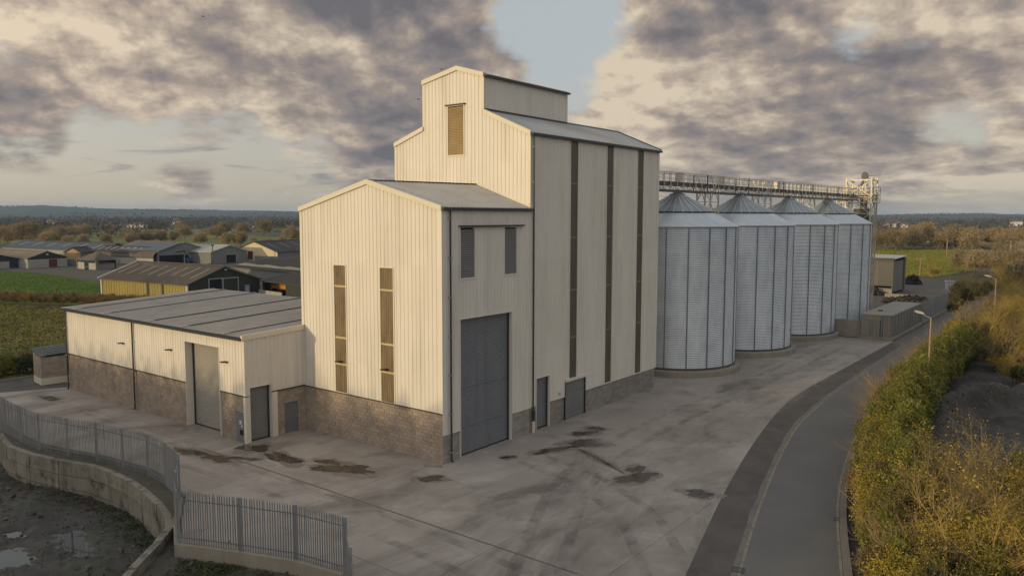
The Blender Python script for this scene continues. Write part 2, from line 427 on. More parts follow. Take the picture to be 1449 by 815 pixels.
def thing(name, label, cat, loc=(0, 0, 0), group=None, rz=0.0):
    o = bpy.data.objects.new(name, None)
    COL.objects.link(o)
    o.empty_display_size = 0.2
    o.location = loc
    o.rotation_euler = (0, 0, rz)
    OFF[o.name] = Vector(loc)
    return tag(o, label, cat, group)


def link(name, me, parent=None, loc=(0, 0, 0), rot=None):
    o = bpy.data.objects.new(name, me)
    COL.objects.link(o)
    if parent is not None:
        o.parent = parent
    o.location = loc
    if rot: o.rotation_euler = rot
    OFF[o.name] = OFF.get(parent.name, Vector((0, 0, 0))) if parent is not None else Vector((0, 0, 0))
    return o


class MB:
    def __init__(s):
        s.v = []
        s.f = []

    def quad(s, *pts):
        i = len(s.v)
        s.v.extend(tuple(q) for q in pts)
        s.f.append(tuple(range(i, i + len(pts))))
        return s

    def box(s, x0, x1, y0, y1, z0, z1):
        return s.obox(Vector((x0, y0, z0)), Vector((x1 - x0, 0, 0)), Vector((0, y1 - y0, 0)), Vector((0, 0, z1 - z0)))

    def obox(s, o, a, b, c):
        o, a, b, c = Vector(o), Vector(a), Vector(b), Vector(c)
        if a.cross(b).dot(c) < 0:
            a, b = b, a
        i = len(s.v)
        for q in (o, o + a, o + a + b, o + b, o + c, o + a + c, o + a + b + c, o + b + c):
            s.v.append(tuple(q))
        for f in ((0, 3, 2, 1), (4, 5, 6, 7), (0, 1, 5, 4), (1, 2, 6, 5), (2, 3, 7, 6), (3, 0, 4, 7)):
            s.f.append(tuple(i + k for k in f))
        return s

    def bar(s, p0, p1, w, h=None, upv=(0, 0, 1)):
        """rectangular bar between two points"""
        p0, p1 = Vector(p0), Vector(p1)
        h = h or w
        dd = (p1 - p0).normalized()
        sd_ = dd.cross(Vector(upv))
        if sd_.length < 1e-4:
            sd_ = dd.cross(Vector((1, 0, 0)))
        sd_.normalize()
        uu = sd_.cross(dd).normalized()
        return s.obox(p0 - sd_ * w / 2 - uu * h / 2, sd_ * w, uu * h, p1 - p0)

    def tube(s, p0, p1, r0, r1=None, n=8, cap=True):
        p0, p1 = Vector(p0), Vector(p1)
        r1 = r0 if r1 is None else r1
        dd = (p1 - p0)
        if dd.length < 1e-6: return s
        dd.normalize()
        a = dd.cross(Vector((0, 0, 1)))
        if a.length < 1e-3: a = dd.cross(Vector((1, 0, 0)))
        a.normalize()
        b = dd.cross(a)
        i = len(s.v)
        for pp, rr in ((p0, r0), (p1, r1)):
            for k in range(n):
                t = 2 * math.pi * k / n
                s.v.append(tuple(pp + (a * math.cos(t) + b * math.sin(t)) * rr))
        for k in range(n):
            s.f.append((i + k, i + n + k, i + n + (k + 1) % n, i + (k + 1) % n))
        if cap:
            s.f.append(tuple(i + k for k in range(n)))
            s.f.append(tuple(i + n + k for k in reversed(range(n))))
        return s

    def lathe(s, prof, n=48, c=(0, 0), cap_top=False):
        i = len(s.v)
        for (r, z) in prof:
            for k in range(n):
                t = 2 * math.pi * k / n
                s.v.append((c[0] + r * math.cos(t), c[1] + r * math.sin(t), z))
        for j in range(len(prof) - 1):
            for k in range(n):
                a, b = i + j * n + k, i + j * n + (k + 1) % n
                s.f.append((a, b, b + n, a + n))
        if cap_top:
            j = len(prof) - 1
            s.f.append(tuple(i + j * n + k for k in range(n)))
        return s

    def prism(s, poly, z0, z1):
        """poly: list of (x, y) counter-clockwise"""
        n = len(poly)
        i = len(s.v)
        for z in (z0, z1):
            for q in poly:
                s.v.append((q[0], q[1], z))
        s.f.append(tuple(i + n + k for k in range(n)))
        s.f.append(tuple(i + k for k in reversed(range(n))))
        for k in range(n):
            s.f.append((i + k, i + (k + 1) % n, i + n + (k + 1) % n, i + n + k))
        return s

    def mesh(s, name, mat, off=(0, 0, 0), smooth=False):
        me = bpy.data.meshes.new(name)
        ox, oy, oz = off
        me.from_pydata([(x - ox, y - oy, z - oz) for x, y, z in s.v], [], s.f)
        me.materials.append(MAT[mat])
        if smooth:
            me.polygons.foreach_set('use_smooth', [True] * len(me.polygons))
        me.update()
        return me

    def build(s, name, mat, parent=None, kind=None, smooth=False, **kw):
        off = OFF.get(parent.name, Vector((0, 0, 0))) if parent is not None else Vector((0, 0, 0))
        o = link(name, s.mesh(name, mat, off, smooth), parent)
        tag(o, kind=kind, **kw)
        return o


def np_mesh(name, V, F, mat):
    """V (n,3) float, F (m,k) int, all faces of k corners"""
    me = bpy.data.meshes.new(name)
    k = F.shape[1]
    me.vertices.add(len(V))
    me.vertices.foreach_set('co', V.astype(np.float32).ravel())
    me.loops.add(F.size)
    me.loops.foreach_set('vertex_index', F.astype(np.int32).ravel())
    me.polygons.add(len(F))
    me.polygons.foreach_set('loop_start', np.arange(0, F.size, k, dtype=np.int32))
    me.polygons.foreach_set('loop_total', np.full(len(F), k, dtype=np.int32))
    me.materials.append(MAT[mat])
    me.update(calc_edges=True)
    return me


def pl(pts):
    """piecewise linear function through points"""
    xs = [q[0] for q in pts]
    ys = [q[1] for q in pts]
    return lambda x: float(np.interp(x, xs, ys))


def clad(name, parent, mat, O, U, N, u0, u1, top, bot, holes=(), pitch=0.333, dep=0.034, kinks=(), prof=None):
    """profiled sheet on a vertical wall, ribs upright; holes = (ua, ub, za, zb)"""
    O, U, N = Vector(O), Vector(U).normalized(), Vector(N).normalized()
    prof = prof or [(0, 0), (0.58, 0), (0.68, 1), (0.90, 1), (1.0, 0)]
    bp = []
    k = math.floor(u0 / pitch)
    while k * pitch < u1:
        for a, b in prof[:-1]:
            bp.append(((k + a) * pitch, b * dep))
        k += 1
    bp.append((k * pitch, 0))
    xs = [q[0] for q in bp]
    ds = [q[1] for q in bp]
    cuts = sorted(set([u0, u1] + [x for x in xs if u0 < x < u1] + [h[i] for h in holes for i in (0, 1) if u0 < h[i] < u1] + [q for q in kinks if u0 < q < u1]))
    m = MB()
    for a, b in zip(cuts[:-1], cuts[1:]):
        if b - a < 1e-5: continue
        mid = (a + b) / 2
        da, db = np.interp(a, xs, ds), np.interp(b, xs, ds)
        e = 1e-6
        ta, tb = top(a + e), top(b - e)
        ba, bb = bot(a + e), bot(b - e)
        segs = [((ba, bb), None)]
        cur = [(ba, bb)]
        out = []
        lo = (ba, bb)
        for h in sorted([h for h in holes if h[0] <= mid <= h[1]], key=lambda h: h[2]):
            if h[2] > max(lo) + 1e-4:
                out.append((lo, (h[2], h[2])))
            lo = (h[3], h[3])
        if min(ta - lo[0], tb - lo[1]) > -1e-6 and max(ta - lo[0], tb - lo[1]) > 1e-4:
            out.append((lo, (ta, tb)))
        for (l0, l1), (t0, t1) in out:
            A = O + U * a + N * da
            B = O + U * b + N * db
            m.quad(A + Vector((0, 0, l0)), B + Vector((0, 0, l1)), B + Vector((0, 0, t1)), A + Vector((0, 0, t0)))
    return m.build(name, mat, parent)


def curtain(name, parent, mat, O, U, N, u0, u1, z0, z1, pitch=0.11, dep=0.02, **kw):
    """horizontal slats in a wall plane"""
    O, U, N = Vector(O), Vector(U).normalized(), Vector(N).normalized()
    m = MB()
    z = z0
    A, B = O + U * u0, O + U * u1
    while z < z1 - 1e-4:
        zt = min(z + pitch, z1)
        zm = z + (zt - z) * 0.75
        m.quad(A + N * 0 + Vector((0, 0, z)), B + Vector((0, 0, z)), B + N * dep + Vector((0, 0, zm)), A + N * dep + Vector((0, 0, zm)))
        m.quad(A + N * dep + Vector((0, 0, zm)), B + N * dep + Vector((0, 0, zm)), B + Vector((0, 0, zt)), A + Vector((0, 0, zt)))
        z = zt
    return m.build(name, mat, parent, **kw)


def wbox(m, O, U, N, u0, u1, z0, z1, d0, d1):
    """box in wall coordinates"""
    O, U, N = Vector(O), Vector(U).normalized(), Vector(N).normalized()
    return m.obox(O + U * u0 + N * d0 + Vector((0, 0, z0)), U * (u1 - u0), N * (d1 - d0), Vector((0, 0, z1 - z0)))


BL, BH, JT = 0.45, 0.23, 0.020


def blockwork(parent, mat, O, U, N, u0, u1, z1, holes=(), singles=0, from_end=True, z0=0.0):
    """coursed blockwork: a mortar bed with blocks standing proud of it. The first `singles` blocks are objects of their own"""
    O, U, N = Vector(O), Vector(U).normalized(), Vector(N).normalized()
    core = MB()
    us = sorted(set([u0, u1] + [h[i] for h in holes for i in (0, 1) if u0 < h[i] < u1]))
    for a, b in zip(us[:-1], us[1:]):
        zs = z0
        for h in holes:
            if h[0] <= (a + b) / 2 <= h[1]: zs = max(zs, h[2])
        if zs < z1: wbox(core, O, U, N, a, b, zs, z1, -0.25, -0.014)
    wall = core.build('plinth_wall', 'mortar', parent)
    items = []
    nc = int(math.ceil((z1 - z0) / BH - 0.05))
    for c in range(nc):
        za = z0 + c * BH + JT / 2
        zb = min(z0 + (c + 1) * BH - JT / 2, z1)
        u = u1
        first = True
        while u > u0 + 0.02:
            ln = BL / 2 if (first and c % 2) else BL
            first = False
            a, b = max(u - ln + JT / 2, u0), u - JT / 2
            u -= ln
            spans = [(a, b)]
            for h in holes:
                if za < h[2] - 0.02:
                    ns = []
                    for (p0, p1) in spans:
                        if h[1] <= p0 or h[0] >= p1: ns.append((p0, p1))
                        else:
                            if h[0] - p0 > 0.03: ns.append((p0, h[0]))
                            if p1 - h[1] > 0.03: ns.append((h[1], p1))
                    spans = ns
            for (p0, p1) in spans:
                if p1 - p0 > 0.03: items.append((p0, p1, za, zb))
    items.sort(key=lambda q: -q[1])
    rest = MB()
    meshes = {}
    off = OFF[wall.name]
    for i, (a, b, za, zb) in enumerate(items):
        pr = random.uniform(0.0, 0.012)
        if i < singles:
            key = (round(b - a, 2), round(zb - za, 2))
            if key not in meshes:
                m = MB()
                wbox(m, (0, 0, 0), U, N, -(b - a) / 2, (b - a) / 2, -(zb - za) / 2, (zb - za) / 2, -0.05, 0)
                meshes[key] = m.mesh('concrete_block', mat)
            pos = O + U * (a + b) / 2 + N * pr + Vector((0, 0, (za + zb) / 2)) - off
            link('concrete_block', meshes[key], wall, pos)
        else:
            wbox(rest, O, U, N, a, b, za, zb, -0.05, pr)
    if rest.v:
        rest.build('concrete_block', mat, wall, kind='stuff')
    return wall


def downpipe(parent, x, y, n, z0, z1, r=0.055, every=2.3):
    """n: outward normal"""
    n = Vector(n)
    c = Vector((x, y, 0)) + n * 0.13
    m = MB().tube(c + Vector((0, 0, z0)), c + Vector((0, 0, z1)), r, n=10)
    m.tube(c + Vector((0, 0, z0)), c + n * 0.10 + Vector((0, 0, z0 - 0.02)), r, n=10)
    p_ = m.build('downpipe', 'dark_metal', parent)
    s = n.cross(Vector((0, 0, 1)))
    z = z0 + 0.5
    while z < z1 - 0.3:
        b = MB()
        b.obox(c - n * 0.13 - s * 0.09 + Vector((0, 0, z)), s * 0.18, n * 0.20, Vector((0, 0, 0.05)))
        b.build('bracket', 'galv_dull', p_)
        z += every
    return p_


def roof_sheet(name, parent, mat, A, B, Cc, D, pitch=0.333, dep=0.04, thick=0.06, ribs='AB'):
    """corrugated roof slope: eave A->B, ridge D->C; ribs run from eave to ridge"""
    A, B, Cc, D = map(Vector, (A, B, Cc, D))
    L = (B - A).length
    nrm = (B - A).cross(D - A).normalized()
    if nrm.z < 0: nrm = -nrm
    m = MB()
    prof = [(0, 0), (0.6, 0), (0.7, 1), (0.9, 1), (1.0, 0)]
    cuts = []
    k = 0
    while k * pitch < L:
        for a, b in prof[:-1]:
            u = (k + a) * pitch
            if u < L: cuts.append((u / L, b * dep))
        k += 1
    cuts.append((1.0, 0))
    for (t0, d0), (t1, d1) in zip(cuts[:-1], cuts[1:]):
        e0, e1 = A.lerp(B, t0) + nrm * d0, A.lerp(B, t1) + nrm * d1
        g0, g1 = D.lerp(Cc, t0) + nrm * d0, D.lerp(Cc, t1) + nrm * d1
        m.quad(e0, e1, g1, g0)
        m.quad(e0 - nrm * (thick + d0), e1 - nrm * (thick + d1), e1, e0)
    dn = nrm * thick
    m.quad(A - dn, D - dn, Cc - dn, B - dn)
    return m.build(name, mat, parent)


# ================================================================== the ground
def noise2(x, y, seed=0, oct_=4):
    """cheap smooth noise in about -1..1 on numpy arrays"""
    r = np.random.default_rng(seed)
    v = np.zeros_like(x, dtype=float)
    amp, fr = 1.0, 1.0
    for _ in range(oct_):
        for _k in range(3):
            a = r.uniform(0, 2 * math.pi)
            ph = r.uniform(0, 6.28)
            f = fr * r.uniform(0.7, 1.3)
            v += amp / 2.2 * np.sin((x * math.cos(a) + y * math.sin(a)) * f + ph)
        amp *= 0.55
        fr *= 2.1
    return v / 2


def inside(px, py, poly):
    x = np.asarray(px, float)
    y = np.asarray(py, float)
    r = np.zeros(x.shape, bool)
    j = len(poly) - 1
    for i in range(len(poly)):
        xi, yi = poly[i]
        xj, yj = poly[j]
        c = ((yi > y) != (yj > y)) & (x < (xj - xi) * (y - yi) / (yj - yi + 1e-12) + xi)
        r ^= c
        j = i
    return r


WALL = [(-34, -11.6), (-29.4, -13.0), (-25.4, -13.80), (-22.4, -13.60), (-19.6, -13.05), (-17.3, -12.32), (-14.9, -12.15), (-12.5, -12.25),
        (-10.3, -12.55), (-7.8, -13.05), (-5.6, -13.75), (-4.45, -14.35)]
RAMP = [(-4.15, -14.45), (-2.9, -15.75), (-1.2, -17.75), (0.8, -20.2), (3.5, -24)]
FENCE = [(-31.0, -12.45), (-29.1, -12.75), (-25.8, -12.95), (-22.85, -13.0), (-20.15, -12.42), (-17.7, -11.78), (-15.1, -11.45), (-12.6, -11.22),
         (-10.05, -11.5), (-7.0, -12.42), (-4.3, -14.08), (-1.72, -15.45), (1.25, -14.22), (3.85, -13.25), (6.55, -12.82), (8.95, -14.6), (11.6, -16.6)]
PIT = WALL + RAMP + [(3.5, -60), (-60, -60), (-60, -8)]
LOWV = [(-4.2, -14.3), (-1.72, -15.45), (1.25, -14.22), (3.85, -13.25), (6.55, -12.82), (8.95, -14.6), (11.6, -16.6), (11.6, -30), (3.5, -24), (0.8, -20.2), (-1.2, -17.75), (-2.9, -15.75)]


def grow(poly, n, dist, side):
    # push the first n points of a polyline sideways (towards the yard)
    out = []
    for k in range(n):
        a, b = Vector(poly[max(k - 1, 0)]), Vector(poly[min(k + 1, n - 1)])
        dd = (b - a).normalized()
        out.append((poly[k][0] - dd.y * dist * side, poly[k][1] + dd.x * dist * side))
    return out + list(poly[n:])


PIT = grow(PIT, len(WALL), 0.45, 1)
LOWV = LOWV[:1] + grow(LOWV[1:7], 6, 0.5, 1) + LOWV[7:]


def height(x, y):
    z = np.full(x.shape, -0.07)
    far = np.hypot(x, y)
    pit = inside(x, y, PIT)
    z = np.where(pit, -2.2 + 0.17 * noise2(x * .9, y * .9, 3) + 0.11 * noise2(x * 2.6, y * 2.6, 5) + 0.07 * noise2(x * 8, y * 8, 6), z)
    for (cx, cy, ra, rb, rot, dp) in PUD:
        c, s = math.cos(rot), math.sin(rot)
        q = ((x - cx) * c + (y - cy) * s) ** 2 / ra ** 2 + (-(x - cx) * s + (y - cy) * c) ** 2 / rb ** 2
        z = np.where(pit, z - dp * np.exp(-q * 1.3), z)
    low = inside(x, y, LOWV)
    z = np.where(low, -0.62 + 0.04 * noise2(x * 3, y * 3, 9), z)
    # verge between fence and retaining wall
    verge = (~pit) & (x < -4) & (x > -60) & (y < -9.0) & (y > -16)
    z = np.where(verge, -0.36, z)
    return z


PUD = [(-11.3, -18.6, 1.7, 0.9, 0.5, 0.26), (-10.6, -15.9, 2.4, 0.85, -0.15, 0.26), (-15.0, -17.5, 0.8, 0.5, 0.3, 0.2)]


def lines(a, b, fine, far, lo, hi):
    """grid lines: fine spacing inside a..b, growing outwards to lo / hi"""
    v = list(np.arange(a, b + 1e-6, fine))
    st, q = fine, b
    while q < hi:
        st *= far
        q += st
        v.append(q)
    st, q = fine, a
    while q > lo:
        st *= far
        q -= st
        v.insert(0, q)
    return np.array(v)


gx = lines(-36, 8, 0.17, 1.18, -7500, 7500)
gy = lines(-23, -10, 0.17, 1.18, -7500, 7500)
X, Y = np.meshgrid(gx, gy)
Z = height(X, Y)
nx, ny = len(gx), len(gy)
V = np.stack([X.ravel(), Y.ravel(), Z.ravel()], 1)
i0 = (np.arange(ny - 1)[:, None] * nx + np.arange(nx - 1)[None, :]).ravel()
F = np.stack([i0, i0 + 1, i0 + nx + 1, i0 + nx], 1)
cx_ = V[F].mean(1)
me = np_mesh('ground', V, F, 'ground')
me.materials.append(MAT['mud'])
me.materials.append(MAT['gravel'])
mi = np.zeros(len(F), np.int32)
mi[inside(cx_[:, 0], cx_[:, 1], PIT)] = 1
mi[inside(cx_[:, 0], cx_[:, 1], LOWV)] = 2
mi[(mi == 0) & (cx_[:, 0] < -3.5) & (cx_[:, 0] > -45) & (cx_[:, 1] < -9) & (cx_[:, 1] > -15)] = 2
me.polygons.foreach_set('material_index', mi)
me.polygons.foreach_set('use_smooth', [True] * len(F))
tag(link('ground', me), kind='structure')

# standing water in the pit
def outline(cx, cy, ra, rb, rot, n=40, seed=1, rough=0.22):
    r = np.random.default_rng(seed)
    ph = r.uniform(0, 6.28, 6)
    pts = []
    for k in range(n):
        t = 2 * math.pi * k / n
        q = 1 + rough * sum(math.sin((j + 2) * t + ph[j]) / (j + 1.6) ** .8 for j in range(6)) + rough * .35 * sum(math.sin((3 * j + 11) * t + ph[j] * 3) for j in range(4)) * .5 * r.uniform(.4, 1.2)
        q = max(q, .25)
        a, b = ra * q * math.cos(t), rb * q * math.sin(t)
        pts.append((cx + a * math.cos(rot) - b * math.sin(rot), cy + a * math.sin(rot) + b * math.cos(rot)))
    return pts


def sheet(name, pts, z, mat, kind='structure', th=0.0):
    m = MB()
    m.quad(*[(x, y, z) for x, y in pts])
    return m.build(name, mat, kind=kind)


_vp = WALL + [(-4.1, -14.0), (-4.2, -13.6)] + [(x, y + .35) for x, y in reversed(FENCE[:10])]
sheet('verge_gravel', _vp, -0.345, 'gravel')
for k, (cx, cy, ra, rb, rot, dp) in enumerate(PUD):
    sheet('puddle', outline(cx, cy, ra * 1.5, rb * 1.5, rot, seed=k + 3, rough=0.05), -2.31, 'pool')


def ribbon(name, left, right, mat, z, z2=None, kind='structure'):
    """strip between two polylines with the same number of points"""
    m = MB()
    for k in range(len(left) - 1):
        m.quad((*left[k], z), (*right[k], z), (*right[k + 1], z), (*left[k + 1], z))
    return m.build(name, mat, kind=kind)


def resamp(poly, ys):
    yy = [q[1] for q in poly]
    xx = [q[0] for q in poly]
    # smooth a polyline given as x(y)
    out = []
    for y in ys:
        out.append((sum(float(np.interp(y + dy, yy, xx)) for dy in (-3, -1.5, 0, 1.5, 3)) / 5, y))
    return out


EDGE = [(21.5, -24), (19.4, -12), (17.54, -4.49), (16.14, 0.73), (14.62, 6.92), (13.06, 14.08), (11.6, 22.0), (10.75, 27.5), (10.4, 34), (10.45, 41.5), (10.5, 63.5), (10.5, 84), (10.3, 105), (9.2, 130), (7.0, 165)]
LINE = [(24, -24), (21.2, -12), (19.23, -3.17), (18.5, -0.76), (17.73, 2.08), (16.57, 6.92), (15.2, 13.03), (14.03, 18.88), (13.42, 22.53), (12.75, 32.56), (12.4, 47.17), (12.2, 57.45), (12.0, 84), (11.6, 105)]
KERB = [(30.5, -24), (25.6, -10), (22.62, -0.51), (21.64, 2.63), (20.63, 6.02), (19.59, 10.25), (18.67, 14.9), (17.6, 21.64), (17.1, 26.5), (16.6, 34), (16.2, 47), (16.1, 66), (16.2, 84), (16.0, 105), (15.2, 130), (13.8, 165)]
ys = list(np.arange(-24, 66, 2.0)) + list(np.arange(66, 166, 6.0))
E_, K_ = resamp(EDGE, ys), resamp(KERB, ys)
ribbon('road', E_, K_, 'asphalt', -0.012)
ysl = [y for y in ys if y <= 64]
Es, Ls = resamp(EDGE, ysl), [(x + .04 * math.sin(y * 1.3) + .03 * math.sin(y * 3.1 + 1), y) for x, y in resamp(LINE, ysl)]
ribbon('road_shoulder', [(x + 0.0, y) for x, y in Es], [(x - 0.28, y) for x, y in Ls], 'asphalt_old', -0.006)
ribbon('road_edge_strip', [(x - 0.28, y) for x, y in Ls], [(x - 0.02, y) for x, y in Ls], 'edge_strip', -0.003)
ysm = [y for y in ys if y <= 30]
Lm = resamp(LINE, ysm)
ribbon('road_marking', [(x, y) for x, y in Lm], [(x + 0.13, y) for x, y in Lm], 'paint_worn', -0.004)
ysq = [y for y in ys if 30 <= y <= 62]
Lm = resamp(LINE, ysq)
ribbon('road_marking', [(x + .02, y) for x, y in Lm], [(x + 0.12, y) for x, y in Lm], 'paint_white_worn', -0.004)
Km = resamp(KERB, [y for y in ys if y <= 36])
ribbon('road_marking', [(x - 0.17, y) for x, y in Km], [(x - 0.05, y) for x, y in Km], 'paint_worn', -0.004)

# kerbstones along the right of the road
kt = thing('kerb', 'low concrete kerb following the right edge of the curving road below the hedge', 'kerb', (20, 8, 0))
kt['kind'] = 'structure'
del kt['category']
kp = [Vector((x, y, 0)) for x, y in resamp(KERB, list(np.arange(-8, 60, 0.9)))]
km = {}
for a, b in zip(kp[:-1], kp[1:]):
    dd = b - a
    L = dd.length
    key = round(L, 2)
    if key not in km:
        m = MB().box(0.008, key - 0.008, -0.30, 0, -0.1, 0.11)
        km[key] = m.mesh('kerbstone', 'kerb_stone')
    link('kerbstone', km[key], kt, a - OFF[kt.name] + Vector((0, 0, random.uniform(-.006, .006))), (0, 0, math.atan2(dd.y, dd.x)))

# concrete yard, laid in bays with open joints
YARD = [(-41.5, -9.2), (-38.0, -11.0), (-34.5, -11.6), (-29.1, -12.45), (-25.8, -12.65), (-22.85, -12.7), (-20.15, -12.12), (-17.7, -11.48), (-15.1, -11.15), (-12.6, -10.92),
        (-10.05, -11.2), (-6.9, -12.15), (-4.2, -13.85), (-1.72, -15.3), (1.25, -14.05), (3.85, -13.08), (6.55, -12.65), (8.9, -14.45), (12.0, -16.8), (17, -24), (21.5, -24)]
YARD += [q for q in E_ if -23 < q[1] < 66] + [(10.5, 66.0), (-14, 66.0), (-14, 26.6), (-12.6, 9.3), (-39.2, 9.3), (-39.2, -4.4)]


def clip(poly, a, b, c, keep):
    """keep the side a*x + b*y <= c"""
    out = []
    n = len(poly)
    for i in range(n):
        p, q = poly[i], poly[(i + 1) % n]
        dp, dq = a * p[0] + b * p[1] - c, a * q[0] + b * q[1] - c
        if dp <= 0: out.append(p)
        if dp * dq < 0:
            t = dp / (dp - dq)
            out.append((p[0] + (q[0] - p[0]) * t, p[1] + (q[1] - p[1]) * t))
    return out


yd = bpy.data.objects.new('concrete_yard', None)
COL.objects.link(yd)
tag(yd, kind='structure')
OFF[yd.name] = Vector((0, 0, 0))
xb = [-42, -36, -30, -24, -18, -12.9, -6.9, -0.9, 4.4, 9.65, 15, 22]
yb = [-24.5, -16, -11.5, -7.0, -1.8, 3.8, 9.4, 15, 20.6, 26.2, 30.0, 36, 42, 48, 54, 60, 66.5]
for i in range(len(xb) - 1):
    for j in range(len(yb) - 1):
        g = 0.010
        q = clip(YARD, -1, 0, -(xb[i] + g), 1)
        for a, b, c in ((1, 0, xb[i + 1] - g), (0, -1, -(yb[j] + g)), (0, 1, yb[j + 1] - g)):
            if len(q) >= 3: q = clip(q, a, b, c, 1)
        if len(q) < 3: continue
        ar = 0.5 * sum(q[k][0] * q[(k + 1) % len(q)][1] - q[(k + 1) % len(q)][0] * q[k][1] for k in range(len(q)))
        if abs(ar) < 0.15: continue
        if ar < 0: q = q[::-1]
        MB().prism(q, -0.12, random.uniform(-0.003, 0.0)).build('concrete_bay', 'concrete', yd)

# channel drain across the yard and small drains
m = MB()
for k in range(28):
    x0 = -14.0 + k * 1.0
    m.box(x0, x0 + 0.97, -7.0 - 0.045, -7.0 + 0.045, -0.02, 0.008)
m.build('drain_channel', 'channel', kind='structure')
def grate(x, y, rz, label, w=0.45, l=0.45):
    t = thing('drain_grate', label, 'drain', (x, y, 0), rz=rz)
    OFF[t.name] = Vector((0, 0, 0))
    f = MB()
    for a, b, c, e in ((-l / 2, l / 2, -w / 2, -w / 2 + .04), (-l / 2, l / 2, w / 2 - .04, w / 2), (-l / 2, -l / 2 + .04, -w / 2 + .04, w / 2 - .04), (l / 2 - .04, l / 2, -w / 2 + .04, w / 2 - .04)):
        f.box(a, b, c, e, -.02, .010)
    f.build('frame', 'dark_metal', t)
    g = MB()
    for k in range(6):
        q = -l / 2 + .06 + k * (l - .12) / 5
        g.box(q - .018, q + .018, -w / 2 + .04, w / 2 - .04, -.02, .006)
    g.build('grating', 'dark_metal', t)


grate(19.0, -2.6, 0.3, 'small dark drain grate beside the worn line on the yard side of the road', 0.5, 0.5)
grate(20.75, 5.6, 0.25, 'small dark gully grate against the kerb under the hedge', 0.45, 0.5)

# wet stains and puddles on the yard
for k, (cx, cy, ra, rb, rot) in enumerate([(3.5, 6.3, 1.25, 0.42, 1.25), (4.3, 8.7, 1.2, 0.75, 0.9), (3.0, 10.7, 0.9, 0.5, 1.2), (3.0, 12.2, 0.75, 0.35, 0.5), (6.6, 6.5, 2.0, 0.22, -0.45),
                                           (10.1, 4.9, 1.15, 0.75, 1.1), (9.4, 6.2, 0.7, 0.4, 1.6), (14.0, 4.7, 0.75, 0.55, 0.6), (1.2, -2.3, 0.75, 0.42, 0.9), (-3.9, -4.2, 1.7, 0.72, 0.35), (-5.6, -3.9, 0.7, 0.4, 0.3),
                                           (-8.4, -5.1, 1.6, 0.52, -0.1), (-11.5, -5.0, 0.95, 0.75, 0.2), (-11.4, -7.6, 1.1, 0.45, 0.2), (-13.9, -7.9, 1.25, 0.45, 0.1), (-10.3, -6.7, 1.0, 0.25, 0.5), (2.2, 3.4, 0.45, 0.22, 0.9), (-36.0, -7.2, 1.5, 0.35, 0.1)]):
    sheet('damp_patch', outline(cx, cy, ra * 1.28 + .1, rb * 1.4 + .1, rot, 110, 60 + k, 0.22), 0.003 + 0.0001 * k, 'damp')
    sheet('puddle', outline(cx, cy, ra, rb, rot, 110, 20 + k, 0.27), 0.0056 + 0.0006 * k, 'wet')

# loose stones and weeds in the pit and on the gravel by the fence
rp_ = np.random.default_rng(17)
st_ = MB()
cand = [(rp_.uniform(-26, -4), rp_.uniform(-20, -12.3)) for _ in range(1100)] + [(rp_.uniform(-4, 9), rp_.uniform(-19, -13.5)) for _ in range(700)]
cx_, cy_ = np.array([q[0] for q in cand]), np.array([q[1] for q in cand])
ok_ = (inside(cx_, cy_, PIT) | inside(cx_, cy_, LOWV))
hz0 = height(cx_, cy_)
for x, y, z, k in zip(cx_, cy_, hz0, ok_):
    if not k: continue
    q_ = rp_.uniform(.03, .11) if rp_.uniform() < .93 else rp_.uniform(.15, .3)
    e1 = Vector(rp_.normal(size=3)).normalized(); e2 = e1.cross(Vector(rp_.normal(size=3))).normalized(); e3 = e1.cross(e2)
    st_.obox(Vector((x, y, float(z) + q_ * .1)) - (e1 + e2 * .7 + e3 * .5) * q_ / 2, e1 * q_, e2 * q_ * .7, e3 * q_ * .5)
st_.build('stones', 'rubble_stone', kind='stuff')
weed = []
for k in range(len(WALL) - 1):
    a, b = Vector(WALL[k]), Vector(WALL[k + 1])
    nn_ = Vector(((b - a).y, -(b - a).x)).normalized()
    for _ in range(70 if k > 5 else 25):
        q = a.lerp(b, rp_.uniform()) + nn_ * (.25 + abs(rp_.normal()) * .7)
        weed.append((q.x, q.y))
for _ in range(260): weed.append((rp_.normal() * .8 + 0.6, rp_.normal() * .5 - 15.6))
for _ in range(160): weed.append((rp_.normal() * 2.0 + 3.6, rp_.normal() * .4 - 14.6))
weed = np.array(weed)
wz = height(weed[:, 0], weed[:, 1])
C3 = np.stack([weed[:, 0], weed[:, 1], wz + .05], 1)
C3 = np.repeat(C3, 6, 0) + rp_.normal(size=(len(C3) * 6, 3)) * np.array([.12, .12, .05])
a_ = rp_.normal(size=(len(C3), 3)) * np.array([1, 1, .6]); a_ /= np.linalg.norm(a_, axis=1)[:, None]
b_ = np.cross(a_, rp_.normal(size=(len(C3), 3))); b_ /= np.linalg.norm(b_, axis=1)[:, None]
V_ = np.stack([C3 - a_ * .07, C3 + b_ * .03, C3 + a_ * .07, C3 - b_ * .03], 1).reshape(-1, 3)
tag(link('weeds', np_mesh('weeds', V_, np.arange(len(V_)).reshape(-1, 4), 'leaf_dark')), kind='stuff')

def trans_mat(name, col_, amt, sc):
    m = bpy.data.materials.new(name)
    m.use_nodes = True
    t = NT(m.node_tree)
    b = t.n['Principled BSDF']
    g = t.new('ShaderNodeNewGeometry')
    f = t.rng(t.noise(g.outputs['Position'], sc, 7, 0.65), 0.42, 0.72, 0.0, amt)
    b.inputs['Base Color'].default_value = (*col_, 1)
    b.inputs['Roughness'].default_value = 0.8
    t.set(b.inputs['Alpha'], f)
    MAT[name] = m


